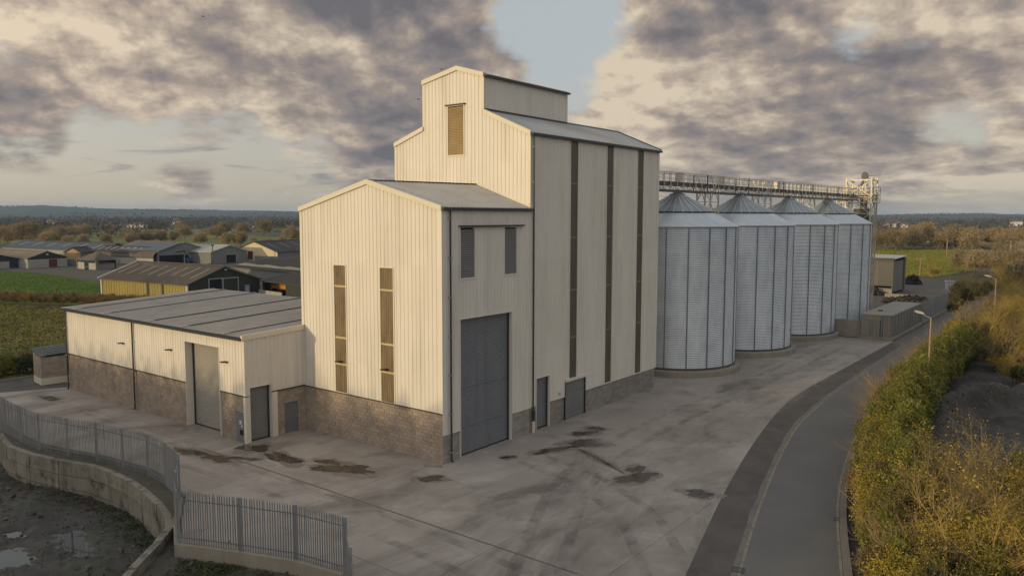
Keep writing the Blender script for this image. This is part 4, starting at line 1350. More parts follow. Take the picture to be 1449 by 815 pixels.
for k in range(76):
    x = -XL + 0.2 + k * 0.3333
    y1 = PB_ if x < -L - .1 else 0
    m.quad((x - .03, -PF - .25, zr(-PF - .25)), (x, -PF - .25, zr(-PF - .25) + .035), (x, PB_, zr(PB_) + .035), (x - .03, PB_, zr(PB_)))
    m.quad((x, -PF - .25, zr(-PF - .25) + .035), (x + .03, -PF - .25, zr(-PF - .25)), (x + .03, PB_, zr(PB_)), (x, PB_, zr(PB_) + .035))
m.build('ribs', 'roof_low', rf, kind='stuff')
for x in (-36.7, -31.79, -24.89, -20.24, -15.11):
    y1 = PB_ + .1
    m = MB().obox((x - .09, -PF + .5, zr(-PF + .5) + .02), (0.18, 0, 0), (0, y1 + PF - .5, zr(y1) - zr(-PF + .5)), (0, 0, 0.07))
    m.build('roof_seam', 'anthracite', lb)
    m = MB().obox((x - .02, -PF + .5, zr(-PF + .5) + .091), (0.17, 0, 0), (0, y1 + PF - .5, zr(y1) - zr(-PF + .5)), (0, 0, 0.015))
    m.build('seam_highlight', 'galv_dull', lb)  # pale strip paints the highlight line along the seam
    m = MB().box(x - .55, x + .22, -PF - .1, -PF + .48, zr(-PF) + .03, zr(-PF) + .075); m.build('roof_cowl', 'shutter_grey', lb)
m = MB().box(-XL - .2, -L + .1, -PF - .40, -PF - .27, ZL - .12, ZL + .04); m.build('gutter', 'dark_metal', lb)
m = MB()
for k in range(84):
    x = -XL + k * 0.3065
    m.box(x, x + .12, -PF - .39, -PF - .26, ZL + .045, ZL + .10)
m.build('gutter_guard', 'dark_metal', lb, kind='stuff')
m = MB().obox((-L + .02, -PF - .27, ZL - .10), (0.16, 0, 0), (0, PF + .17, slope * PF), (0, 0, 0.32)); m.build('verge_trim', 'trim_cream', lb)
m = MB().obox((-XL - .22, -PF - .27, ZL - .10), (0.10, 0, 0), (0, PF + PB_ + .4, slope * (PF + PB_)), (0, 0, 0.22)); m.build('verge_trim', 'trim_cream', lb)
roller_door(lb, (0, -PF - .06, 0), XP, YN, RD, 'shutter_grey', 0.12, depth=-0.60, jamb='cladding')
roller_door(lb, (-L + .06, 0, 0), YP, XP, DR, 'shutter_dark', 0.12, depth=-0.25)
m = MB().box(-L + .055, -L + .12, -PF - .11, -PF + .21, 0.0, 3.0); m.box(-L - .13, -L + .055, -PF - .11, -PF - .04, 0.0, 3.0); m.build('door_post', 'cladding', lb)
m = MB().box(-L + .03, -L + .11, -2.78, -2.34, 0.0, 3.0); m.build('door_post', 'cladding', lb)
m = MB(); wbox(m, (-L, 0, 0), YP, XP, PD[0] + .06, PD[1] - .06, 0.02, 2.02, -.06, -.02); dr = m.build('door', 'anthracite', lb)
m = MB(); wbox(m, (-L, 0, 0), YP, XP, PD[1] - .20, PD[1] - .12, 0.95, 1.12, -.02, .05); m.build('handle', 'galv_dull', dr)
m = MB()
for a in ((PD[0], PD[0] + .06, 0.005, 2.08), (PD[1] - .06, PD[1], 0.005, 2.08), (PD[0] + .06, PD[1] - .06, 2.02, 2.08)): wbox(m, (-L, 0, 0), YP, XP, *a, -.08, .03)
m.build('door_frame', 'anthracite', lb)
m = MB(); wbox(m, (0, -PF, 0), XP, YN, -13.93, -13.04, 0.03, 1.88, -.20, .05); cb = m.build('electric_cabinet', 'anthracite', lb)
for a, mt in (((-13.48, -13.25, 1.15, 1.42), 'notice_white'), ((-13.30, -13.16, 0.98, 1.1), 'notice_white'), ((-13.45, -13.12, 0.45, 0.80), 'void')):
    m = MB(); wbox(m, (0, -PF, 0), XP, YN, *a, .05, .065); m.build('notice' if mt != 'void' else 'vent', mt, cb)
for u, z in ((-28.55, 4.86), (-21.62, 5.1), (-14.69, 5.04)):
    wall_light(lb, (0, -PF - .06, 0), XP, YN, u, z)
downpipe(lb, -XL + .2, -PF - .06, YN, 0.1, ZL - .1)
downpipe(lb, -26.95, -PF - .06, YN, 0.1, ZL - .1)

# ---------------- grain silos
RS, ZS0, ZSE, ZSA, RB, ZBK = 5.69, 0.72, 13.59, 16.53, 3.55, 14.74
prof = []
z = ZS0
pit = 0.165
while z < ZSE - 1e-3:
    prof += [(RS - .018, z), (RS + .018, min(z + pit / 2, ZSE))]
    z += pit
prof.append((RS - .02, ZSE))
SILO = [(-3.15, 36.55), (-2.27, 50.1), (-1.62, 64.14), (-1.30, 79.14)]
sl_lab = ['galvanised grain silo half hidden behind the tower, first in the row from the tower', 'second galvanised grain silo from the tower, between the first and third',
          'third galvanised grain silo from the tower, second from the lattice elevator', 'last galvanised grain silo in the row, next to the lattice elevator and grey enclosure']


def lathe_mesh(prof, name, mat, n=72, smooth=False, cap=False):
    return MB().lathe(prof, n, cap_top=cap).mesh(name, mat, smooth=smooth)


me_shell = lathe_mesh(prof, 'silo_shell', 'galvanised', 90)
sl = (ZSA - ZSE) / (RS + .12 - .7)
zc = lambda r: ZSE + (RS + .12 - r) * sl
me_up = lathe_mesh([(RB + .02, zc(RB)), (.7, zc(.7))], 'roof_cone', 'galv_roof', 48, True)
me_sk = lathe_mesh([(RS + .12, ZSE - .05), (RS + .13, ZSE + .02), (RB + .02, zc(RB) - .03)], 'roof_skirt', 'galvanised', 36)
me_cap = lathe_mesh([(.72, zc(.7) - .05), (.74, zc(.7) + .16), (.45, zc(.7) + .22), (.2, zc(.7) + .5), (.2, zc(.7) + .62)], 'roof_cap', 'galv_dull', 24, cap=True)
me_ring = lathe_mesh([(RB - .06, zc(RB) + .0), (RB - .06, zc(RB) + .10), (RB + .06, zc(RB) + .10), (RB + .06, zc(RB) - .05)], 'roof_ring', 'dark_metal', 48)
me_base = lathe_mesh([(RS + .56, -.05), (RS + .56, .50), (RS + .50, .56), (RS - .1, .60)], 'base_ring', 'concrete_pale', 60)
me_foot = lathe_mesh([(RS + .10, .585), (RS + .10, .70), (RS + .03, .74)], 'base_flashing', 'gantry_dark', 60)
me_st = MB().box(RS + .012, RS + .075, -.045, .045, ZS0, ZSE - .08).mesh('stiffener', 'stiffener')
m = MB()
for sgn in (0,):
    A, B = Vector((RB + .06, 0, zc(RB) + .01)), Vector((.75, 0, zc(.75) + .01))
    m.bar(A, B, .065, .10)
me_rib = m.mesh('roof_rib', 'galvanised')
for k, (x, y) in enumerate(SILO):
    s = thing('grain_silo', sl_lab[k], 'silo', (x, y, 0), 'grain silos in a row', rz=0.06 * k)
    for nm, me in (('silo_shell', me_shell), ('roof_cone', me_up), ('roof_skirt', me_sk), ('roof_cap', me_cap), ('roof_ring', me_ring), ('base_ring', me_base), ('base_flashing', me_foot)):
        link(nm, me, s)
    for j in range(18):
        link('stiffener', me_st, s, rot=(0, 0, 2 * math.pi * (j + .35) / 18))
    for j in range(26):
        link('roof_rib', me_rib, s, rot=(0, 0, 2 * math.pi * j / 26))

# ---------------- conveyor gantry over the silos
GX = lambda y: -3.45 + (y - 33) * 0.042
g = thing('conveyor_gantry', 'long steel conveyor walkway running above the silos from tower to elevator', 'conveyor', (GX(D2), D2 + .1, 17))
Y0, Y1 = D2 + .1, 91.0
GW = 0.75
def gp(y, sx, z): return Vector((GX(y) + sx * GW, y, z))
for sx in (-1, 1):
    MB().bar(gp(Y0, sx, 16.95), gp(Y1, sx, 16.95), .10, .16).build('bottom_chord', 'gantry_dark', g)
    MB().bar(gp(Y0, sx, 18.62), gp(Y1, sx, 18.62), .08, .08).build('handrail', 'gantry_steel', g)
    MB().bar(gp(Y0, sx, 18.12), gp(Y1, sx, 18.12), .045, .045).build('knee_rail', 'gantry_steel', g)
MB().bar(gp(Y0, 0, 17.62), gp(Y1, 0, 17.62), 1.3, .34).build('conveyor_casing', 'gantry_dark', g)
me_p1 = MB().box(-.03, .03, -.03, .03, -.05, 1.7).mesh('post', 'gantry_steel')
me_p2 = MB().box(-.05, .05, -.05, .05, -.05, 1.75).mesh('frame_post', 'gantry_dark')
n = int((Y1 - Y0) / 1.25)
m = MB()
for k in range(n + 1):
    y = Y0 + .2 + k * 1.25
    for sx in (-1, 1):
        q = gp(y, sx, 16.95) - OFF[g.name]
        big = k % 8 == 4
        link('frame_post' if big else 'post', me_p2 if big else me_p1, g, q)
        if k < n:
            a, b = (16.98, 17.5) if k % 2 else (17.5, 16.98)
            m.bar(gp(y, sx, a), gp(y + 1.25, sx, b), .05)
    m.bar(gp(y, -1, 16.95), gp(y, 1, 16.95), .07)
m.build('lattice', 'gantry_steel', g, kind='stuff')
for y in (45.0, 60.0, 36.0):
    MB().box(GX(y) + .35, GX(y) + .75, y - .35, y + .45, 17.75, 18.7).build('drive_box', 'gantry_steel', g)
for (x, y) in SILO:
    MB().tube((GX(y), y, 16.9), (x, y, 16.55), .16, n=8).build('spout', 'galv_dull', g)
for y in (43.3, 57.1, 71.6, 87.0):
    tr = MB()
    for sx in (-1, 1):
        for yy in (y - .9, y + .9):
            tr.bar(gp(yy, sx, 0), gp(yy, sx, 16.9), .14)
    t_ = tr.build('trestle', 'gantry_steel', g)
    br = MB()
    z = 3.0
    while z < 16:
        for sx in (-1, 1):
            br.bar(gp(y - .9, sx, z), gp(y + .9, sx, z + 2.6), .06).bar(gp(y + .9, sx, z), gp(y - .9, sx, z + 2.6), .06)
        br.bar(gp(y - .9, -1, z), gp(y - .9, 1, z + 2.6), .06).bar(gp(y - .9, 1, z), gp(y - .9, -1, z + 2.6), .06)
        br.bar(gp(y - .9, -1, z), gp(y - .9, 1, z), .07).bar(gp(y - .9, 1, z), gp(y + .9, 1, z), .07)
        z += 2.6
    br.build('brace', 'gantry_steel', t_)

# ---------------- lattice elevator tower at the far end
EX, EY, EH = 0.0, 91.6, 20.3
et = thing('elevator_tower', 'open lattice steel elevator tower at the far end of the silo row', 'tower', (EX, EY, 0))
hw = 1.75
cs = [(-hw, -hw), (hw, -hw), (hw, hw), (-hw, hw)]
for (a, b) in cs:
    MB().bar((EX + a, EY + b, 0), (EX + a, EY + b, EH), .16).build('leg', 'gantry_steel', et)
for k in range(8):
    z0, z1 = 0.3 + k * 2.45, 0.3 + (k + 1) * 2.45
    for i in range(4):
        a, b = cs[i], cs[(i + 1) % 4]
        P0, P1 = Vector((EX + a[0], EY + a[1], 0)), Vector((EX + b[0], EY + b[1], 0))
        m = MB().bar(P0 + Vector((0, 0, z0)), P1 + Vector((0, 0, z1)), .09).bar(P1 + Vector((0, 0, z0)), P0 + Vector((0, 0, z1)), .09)
        m.bar(P0 + Vector((0, 0, z1)), P1 + Vector((0, 0, z1)), .12)
        m.build('brace', 'gantry_steel', et)
for dx in (-.28, .28):
    MB().box(EX + .35 + dx - .19, EX + .35 + dx + .19, EY - .2, EY + .2, 0, EH - .1).build('elevator_leg', 'gantry_steel', et)
m = MB()
pr = [(-.42, -.1), (.42, -.1), (.46, .30), (.30, .75), (-.05, 1.0), (-.3, .8), (-.42, .4)]
m.v = [(EX + .35 + a, EY - .28, EH - .1 + b) for a, b in pr] + [(EX + .35 + a, EY + .28, EH - .1 + b) for a, b in pr]
nn = len(pr)
m.f = [tuple(range(nn)), tuple(reversed(range(nn, 2 * nn)))] + [(i, i + nn, (i + 1) % nn + nn, (i + 1) % nn) for i in range(nn)]
m.build('elevator_head', 'gantry_dark', et)
MB().tube((EX + .9, EY, EH + .3), (EX + 2.5, EY - .2, EH + .35), .10).build('head_motor', 'galv_dull', et)
MB().box(EX - 2.3, EX + 2.1, EY - 2.1, EY + 2.1, EH - 2.6, EH - 2.5).build('platform', 'gantry_steel', et)
MB().box(EX - 2.3, EX + 2.1, EY - 2.1, EY + 2.1, 16.55, 16.65).build('platform', 'gantry_steel', et)
rl = MB()
for zb in (EH - 2.5, 16.65):
    for zz in (.55, 1.1):
        for i in range(4):
            q = [(-2.3, -2.1), (2.1, -2.1), (2.1, 2.1), (-2.3, 2.1)]
            a, b = q[i], q[(i + 1) % 4]
            rl.bar((EX + a[0], EY + a[1], zb + zz), (EX + b[0], EY + b[1], zb + zz), .05)
    for i in range(5):
        for (a, b) in ((-2.3 + i * 1.1, -2.1), (-2.3 + i * 1.1, 2.1), (-2.3, -2.1 + i * 1.05), (2.1, -2.1 + i * 1.05)):
            rl.bar((EX + a, EY + b, zb), (EX + a, EY + b, zb + 1.1), .05)
rl.build('railing', 'gantry_steel', et)
MB().tube((EX + .35, EY - .3, EH - .2), (EX - 1.0, EY - 1.2, 17.8), .17).build('spout', 'galv_dull', et)
MB().tube((EX + .6, EY - .3, EH - .6), (EX + 1.6, EY - 1.2, 17.0), .17).build('spout', 'galv_dull', et)
MB().box(EX - .8, EX + 1.0, EY - 1.0, EY + .8, 14.0, 15.7).build('hopper', 'shed_pale', et)
m = MB()
for k in range(60):
    m.box(EX + hw + .1, EX + hw + .16, EY - .3, EY + .3, .4 + k * .32, .44 + k * .32)
m.box(EX + hw + .1, EX + hw + .16, EY - .33, EY - .28, .1, EH).box(EX + hw + .1, EX + hw + .16, EY + .28, EY + .33, .1, EH)
m.build('ladder', 'gantry_steel', et)
# ================================================================== retaining wall and fence
rw = thing('retaining_wall', 'stained curved concrete retaining wall of panels dropping from the fence to the muddy pit', 'wall', (-18, -12.6, 0))
wp = [Vector((x, y, 0)) for x, y in WALL]
for a, b in zip(wp[:-1], wp[1:]):
    dd = (b - a)
    Ln = dd.length
    ux = dd / Ln
    nv = Vector((ux.y, -ux.x, 0))               # towards the pit
    MB().obox(a - nv * .16 + Vector((0, 0, -2.9)), dd, nv * .24, Vector((0, 0, 2.54))).build('wall_core', 'gantry_dark', rw)
    for z0, z1 in ((-2.75, -2.02), (-2.02, -1.18), (-1.18, -.31)):
        pr = random.uniform(0, .035)
        MB().obox(a + ux * .028 - nv * (.15 if z1 > -.4 else -.06) + Vector((0, 0, z0 + .022)), ux * (Ln - .056), nv * ((.33 if z1 > -.4 else .12) + pr), Vector((0, 0, z1 - z0 - .04))).build('wall_panel', 'concrete_wall', rw)
kw = thing('kerb_wall', 'narrow concrete wall top sloping away from the fence corner between muddy pit and gravel', 'wall', (-2, -16.8, 0))
rp = [Vector((x, y, 0)) for x, y in RAMP[:4]]
zz = [-.12, -.16, -.22, -.3]
for k, (a, b) in enumerate(zip(rp[:-1], rp[1:])):
    dd = b - a
    nv = Vector((dd.y, -dd.x, 0)).normalized()
    for (s0, s1) in ((0, .5), (.5, 1)):
        p_, q_ = a.lerp(b, s0), a.lerp(b, s1)
        MB().obox(p_ - nv * .17 + dd.normalized() * .008 + Vector((0, 0, -3.0)), (q_ - p_) * .99, nv * .34, Vector((0, 0, 3.0 + zz[k]))).build('wall_panel', 'concrete_wall', kw)
us_ = thing('upstand_wall', 'low pale concrete upstand wall carrying the nearest straight run of palisade fence', 'wall', (2.5, -13.8, 0))
fp = [Vector((x, y, 0)) for x, y in FENCE]
for a, b in zip(fp[11:-1], fp[12:]):
    dd = b - a
    nv = Vector((dd.y, -dd.x, 0)).normalized()
    MB().obox(a - nv * .14 + dd.normalized() * .008 + Vector((0, 0, -.85)), dd * .995, nv * .30, Vector((0, 0, .855))).build('wall_panel', 'concrete_pale', us_)
MB().obox(fp[9] + Vector((0.05, -.2, -.8)), fp[10] - fp[9], Vector((.16, .26, 0)), Vector((0, 0, .80))).build('wall_panel', 'concrete_pale', us_)
MB().obox(fp[10] + Vector((0.05, -.2, -.8)), fp[11] - fp[10], Vector((.16, .26, 0)), Vector((0, 0, .80))).build('wall_panel', 'concrete_pale', us_)

fz = [-.34, -.34, -.34, -.34, -.34, -.33, -.32, -.30, -.25, -.08, 0.0, .01, .01, .01, .01, .01, .01]
fe = thing('palisade_fence', 'grey steel palisade fence zigzagging round the near edge of the concrete yard', 'fence', (-12, -12, 0))
FH = 2.42
m = MB()
w_, t_, hgt = .060, .018, 2.30
m.v = [(-w_ / 2, 0, 0), (-w_ / 6, -t_, 0), (w_ / 6, -t_, 0), (w_ / 2, 0, 0), (-w_ / 2, 0, hgt), (-w_ / 6, -t_, hgt), (w_ / 6, -t_, hgt), (w_ / 2, 0, hgt), (-w_ / 2.2, -.008, hgt + .13), (0, -.016, hgt + .16), (w_ / 2.2, -.008, hgt + .13)]
m.f = [(0, 1, 5, 4), (1, 2, 6, 5), (2, 3, 7, 6), (4, 5, 8), (5, 6, 9), (6, 7, 10)]
me_pale = m.mesh('pale', 'fence_steel')
me_post = MB().box(-.05, .05, -.04, .06, -.2, FH - .02).mesh('post', 'galv_dull')
for k in range(len(fp) - 1):
    a, b = fp[k], fp[k + 1]
    a, b = a + Vector((0, 0, fz[k])), b + Vector((0, 0, fz[k + 1]))
    dd = b - a
    Lh = Vector((dd.x, dd.y, 0)).length
    rz = math.atan2(dd.y, dd.x)
    nv = Vector((dd.y, -dd.x, 0)).normalized()
    mid = [0.0] if Lh < 4.3 else [0.0, .5]
    for t in mid + ([1.0] if k == len(fp) - 2 else []):
        link('post', me_post, fe, a.lerp(b, t) - OFF[fe.name], (0, 0, rz))
    for zr_ in (.30, 2.02):
        MB().bar(a + Vector((0, 0, zr_)) + nv * .035, b + Vector((0, 0, zr_)) + nv * .035, .05, .05).build('rail', 'fence_steel', fe)
    n = max(1, int(Lh / .122))
    for j in range(n):
        q = a.lerp(b, (j + .5) / n) + nv * .075 + Vector((0, 0, .05))
        link('pale', me_pale, fe, q - OFF[fe.name], (random.uniform(-.006, .006), random.uniform(-.01, .01), rz))

# brick outbuilding at the left end of the low building
ob = thing('outbuilding', 'small block outhouse with grey lean-to roof at the far left corner of the low building', 'shed', (-42.2, -3.2, 0))
blockwork(ob, 'block', (-41.7, -5.55, 0), Vector((.13, 1.2, 0)), Vector((1.2, -.13, 0)), 0, 2.0, 2.35, z0=.55)
blockwork(ob, 'block', (-43.9, -5.3, 0), Vector((2.2, -.25, 0)), Vector((-.25, -2.2, 0)), 0, 2.2, 2.6, z0=.55)
MB().prism([(-43.9, -5.33), (-41.66, -5.59), (-41.4, -3.2), (-43.7, -3.2)], 0, .56).build('base_course', 'trim_cream', ob)
m = MB()
for k in range(12):
    t0, t1 = k / 12, (k + 1) / 12
    A0, B0 = Vector((-44.0, -5.42, 2.95)).lerp(Vector((-41.6, -5.68, 2.50)), t0), Vector((-44.0, -5.42, 2.95)).lerp(Vector((-41.6, -5.68, 2.50)), t1)
    D0, E0 = A0 + Vector((.2, 2.6, .12)), B0 + Vector((.2, 2.6, .12))
    mid = Vector((0, 0, .05 if k % 2 else 0))
    m.quad(A0 + mid, B0 + mid, E0 + mid, D0 + mid)
    m.quad(A0 - Vector((0, 0, .06)), B0 - Vector((0, 0, .06)), B0 + mid, A0 + mid)
    m.quad(D0 + mid, E0 + mid, E0 - Vector((0, 0, .1)), D0 - Vector((0, 0, .1)))
m.build('roof', 'roof_dark', ob)

# ================================================================== beyond the silos
lw = thing('end_wall', 'low concrete wall between the last silo and the grey enclosure', 'wall', (4.8, 66.6, 0))
MB().box(-.2, 3.1, 66.55, 66.85, 0, 2.05).build('wall_panel', 'concrete_pale', lw)
MB().box(3.12, 6.75, 66.55, 66.85, 0, 2.05).build('wall_panel', 'concrete_pale', lw)
en = thing('equipment_enclosure', 'long grey panelled equipment enclosure with flat pale roof beside the road', 'enclosure', (8.5, 75, 0))
MB().box(6.65, 10.42, 65.75, 83.3, 0, .36).build('plinth', 'concrete_pale', en)
x0, x1, y0, y1, zt = 6.85, 10.2, 66.0, 83.0, 2.9
m = MB().box(x0 - .06, x1 + .06, y0 - .06, y1 + .06, zt, zt + .10); m.build('roof', 'enclosure', en)
MB().box(x0 + .9, x0 + 1.4, 70, 70.5, zt + .10, zt + .22).build('roof_cap', 'dark_metal', en)
n = 10
for k in range(n):
    a = y0 + (y1 - y0) * k / n
    b = y0 + (y1 - y0) * (k + 1) / n
    MB().box(x1 - .08, x1, a + .04, b - .04, .362, zt - .003).build('side_panel', 'enclosure_dark', en)
    MB().box(x0, x0 + .08, a + .04, b - .04, .362, zt - .003).build('side_panel', 'enclosure_dark', en)
    MB().box(x1 - .1, x1 + .06, a - .04, a + .038, .362, zt + .16).build('mullion', 'enclosure_dark', en)
for (u0, u1_, z1_, mt) in ((x0 + .02, x0 + .98, 2.3, 'slat'), (x0 + 1.3, x0 + 2.1, 2.3, 'slat'), (x0 + 2.45, x1 - .1, zt - .02, 'slat')):
    c_ = clad('front_panel', en, 'enclosure', (0, y0, 0), XP, YN, u0, u1_, lambda u: z1_, lambda u: .364, pitch=.16, dep=.05)
MB().box(x0 + .0, x0 + 2.15, y0 - .02, y0 + .05, 2.32, zt - .003).build('front_panel', 'concrete_pale', en)
MB().box(x0 + 1.0, x0 + 1.28, y0 - .06, y0 + .05, .362, 2.31).build('mullion', 'enclosure_dark', en)
MB().box(x0 + 2.18, x0 + 2.42, y0 - .08, y0 + .05, .362, zt - .003).build('mullion', 'enclosure_dark', en)
MB().box(x0, x1, y1 - .08, y1, .362, zt - .003).build('rear_panel', 'enclosure_dark', en)
for (nm, lab, pts) in (('sheet_fence', 'tall grey sheet metal fence along the road behind the enclosure, ending at the white cabinet', [(6.9, 84.2), (10.15, 84.0), (10.1, 105.2), (8.9, 107.5)]),):
    sf = thing(nm, lab, 'fence', (10, 95, 0))
    for k, ((xa, ya), (xb_, yb_)) in enumerate(zip(pts[:-1], pts[1:])):
        a, b = Vector((xa, ya, 0)), Vector((xb_, yb_, 0))
        dd = b - a
        nv = Vector((dd.y, -dd.x, 0)).normalized()
        n = max(2, int(dd.length / (.55 if k == 0 else 1.4)))
        MB().obox(a - nv * .2, dd, nv * .4, Vector((0, 0, .34))).build('plinth', 'concrete_pale', sf)
        for j in range(n):
            p0, p1 = a.lerp(b, (j + .06) / n), a.lerp(b, (j + .94) / n)
            hh = 2.95 + random.uniform(-.05, .05)
            MB().obox(p0 - nv * .02 + Vector((0, 0, .342)), p1 - p0, nv * .04, Vector((0, 0, hh - .342))).build('fence_panel', 'enclosure' if k == 0 else 'fence_steel', sf)
            MB().obox(a.lerp(b, j / n) - nv * .05 + Vector((0, 0, .343)), dd.normalized() * .09, nv * .10, Vector((0, 0, 2.85))).build('post', 'enclosure', sf)
ts = thing('open_shed', 'tall pale open-fronted shed with dark green eaves behind the last silo', 'shed', (-3.6, 128, 0))
MB().box(-10, -2.15, 125.4, 125.7, 1.6, 6.55).build('front_wall', 'shed_pale', ts)
MB().box(-5.02, -4.94, 125.34, 125.42, 1.6, 6.5).build('panel_joint', 'enclosure_dark', ts)
MB().box(-10, -9.7, 125.7, 136, 0, 6.5).build('side_wall', 'shed_pale', ts)
MB().box(-10, -2.14, 135.7, 136, 0, 6.6).build('rear_wall', 'enclosure_dark', ts)
MB().box(-2.65, -2.15, 134.6, 135.68, 0, 6.6).build('post', 'shed_pale', ts)
MB().box(-2.55, -2.2, 125.75, 126.1, 0, 6.5).build('post', 'shed_pale', ts)
MB().box(-6.75, -6.4, 125.75, 126.1, 0, 6.5).build('post', 'shed_pale', ts)
MB().box(-2.42, -2.32, 126.2, 134.5, .4, 6.2).build('side_shade', 'enclosure_dark', ts)  # sheet stands in for the dark of the open side
MB().obox((-10.2, 125.2, 6.62), (8.25, 0, 0), (0, 11, .25), (0, 0, .14)).build('roof', 'roof_grey', ts)
MB().box(-10.25, -1.95, 125.08, 125.19, 6.50, 6.86).build('fascia', 'trim_green', ts)
MB().box(-10, -2.2, 124.9, 125.3, 0, 1.1).build('dwarf_wall', 'concrete_pale', ts)


def heap(name, label, cat, cx, cy, ra, rb, h, n, size, mat, seed):
    r = np.random.default_rng(seed)
    m = MB()
    for k in range(n):
        t, q = r.uniform(0, 6.28), math.sqrt(r.uniform(0, 1))
        x, y = cx + ra * q * math.cos(t), cy + rb * q * math.sin(t)
        z = h * (1 - q * q) * r.uniform(.5, 1)
        s = size * r.uniform(.5, 1.3)
        a = Vector(r.normal(size=3)).normalized() * s
        b = Vector(r.normal(size=3)).cross(a).normalized() * s * r.uniform(.4, 1)
        c = a.cross(b).normalized() * s * r.uniform(.2, .7)
        m.obox(Vector((x, y, max(z, s * .3))) - (a + b + c) / 2, a, b, c)
    return tag(m.build(name, mat), label, cat, kind='stuff')


heap('scrap_heap', 'dark heap of scrap under the tall pale shed', 'scrap heap', -6.2, 123.2, 3.2, 1.0, 1.9, 160, .6, 'rubble', 2)
heap('rubble_heap', 'dark rounded heap of rubble on the far yard by the green field', 'rubble heap', -4.2, 154, 2.0, 1.5, 2.1, 150, .55, 'rubble', 4)
heap('soil_heap', 'low brown soil heap in the bay behind the sheet fence', 'soil heap', 3.4, 113, 4.6, 4.5, .9, 260, .7, 'soil_brown', 9)
bw = thing('bay_wall', 'low pale concrete wall closing the soil bay at its far side', 'wall', (2.5, 119.5, 0))
for k in range(5): MB().box(-2.2 + k * 1.9, -2.2 + k * 1.9 + 1.86, 119.4, 119.7, 0, .75).build('wall_panel', 'concrete_pale', bw)
cbt = thing('roadside_cabinet', 'pale blue-grey cabinet on posts at the end of the sheet fence', 'cabinet', (6.85, 128.2, 0))
MB().box(6.1, 6.75, 127.8, 128.6, .5, 2.75).build('body', 'cabinet_white', cbt)
MB().box(6.8, 7.45, 127.8, 128.6, .5, 2.75).build('body', 'cabinet_white', cbt)
MB().box(5.9, 7.6, 127.7, 128.7, 2.76, 2.95).build('lid', 'cabinet_white', cbt)
MB().box(6.5, 7.0, 128.0, 128.4, 0, .5).build('base', 'concrete_pale', cbt)
MB().tube((6.75, 128.2, 2.95), (6.75, 128.2, 4.0), .06).build('vent_pipe', 'galv_dull', cbt)


def street_lamp(x, y, h, rz, label, arm=1.75):
    t = thing('street_lamp', label, 'street lamp', (x, y, 0), 'street lamps along the road', rz)
    OFF[t.name] = Vector((0, 0, 0))
    MB().tube((0, 0, 0), (0, 0, h * .62), .08, .07, 10).tube((0, 0, h * .62), (0, 0, h), .06, .05, 10).build('pole', 'lamp_tan', t)
    MB().tube((0, 0, h - .02), (-arm * .6, 0, h + .12), .035, .03, 8).build('arm', 'galv_dull', t)
    m = MB()
    sec = [(-arm * .55, .06, .05), (-arm * .75, .13, .085), (-arm * 1.05, .14, .09), (-arm * 1.25, .07, .05)]
    for (xa, wa, ha), (xb_, wb, hb) in zip(sec[:-1], sec[1:]):
        i = len(m.v)
        for (xx, ww, hh) in ((xa, wa, ha), (xb_, wb, hb)):
            zc_ = h + .13 + (-xx) * .06
            m.v += [(xx, -ww, zc_ - hh * .4), (xx, ww, zc_ - hh * .4), (xx, ww * .7, zc_ + hh), (xx, -ww * .7, zc_ + hh)]
        m.f += [(i, i + 4, i + 5, i + 1), (i + 1, i + 5, i + 6, i + 2), (i + 2, i + 6, i + 7, i + 3), (i + 3, i + 7, i + 4, i)]
    m.f += [(0, 1, 2, 3), (len(m.v) - 1, len(m.v) - 2, len(m.v) - 3, len(m.v) - 4)]
    m.build('lamp_head', 'lamp_head', t)


street_lamp(19.9, 32.0, 7.0, R(-50), 'street lamp rising out of the green hedge, nearer one, with tan pole')
street_lamp(19.1, 78.5, 7.0, R(-50), 'farther street lamp among the bare bushes up the road')


def pole(x, y, h, label, cross=False, mat='pole_wood', r=.16):
    t = thing('utility_pole', label, 'pole', (x, y, 0), 'wooden poles in the fields')
    OFF[t.name] = Vector((0, 0, 0))
    MB().tube((0, 0, 0), (0, 0, h), r, r * .8, 8).build('shaft', mat, t)
    if cross:
        MB().box(-1.0, 1.0, -.06, .06, h - .5, h - .35).build('crossarm', mat, t)
        for s in (-.9, 0, .9): MB().tube((s, 0, h - .35), (s, 0, h - .12), .05).build('insulator', 'cabinet_white', t)


pole(-7.9, 182.3, 4.5, 'short pale pole standing in the green field beside the small bush', True)
pole(-17.3, 444.5, 8.6, 'farther pale wooden pole left of its twin beyond the field trees', True, r=.42)
pole(-12.9, 461.7, 8.8, 'tallest pale wooden pole at the right edge of the far trees', True, r=.42)
pole(0.9, 291, 6.5, 'wooden pole among brown bushes below the two far poles', True, r=.26)
pole(-20.2, 300, 6.2, 'pale post at the edge of the field under the spreading bare tree', False, r=.24)

# ================================================================== vegetation
def leaf_quads(C_, size, rng, flat=0.0):
    n = len(C_)
    a = rng.normal(size=(n, 3))
    a /= np.linalg.norm(a, axis=1)[:, None]
    b = np.cross(a, rng.normal(size=(n, 3)))
    b /= np.linalg.norm(b, axis=1)[:, None] + 1e-9
    s = (size * rng.uniform(.55, 1.35, n))[:, None]
    a, b = a * s, b * s * .6
    V_ = np.stack([C_ - a, C_ + b, C_ + a, C_ - b], 1).reshape(-1, 3)
    F_ = np.arange(4 * n).reshape(-1, 4)
    return V_, F_


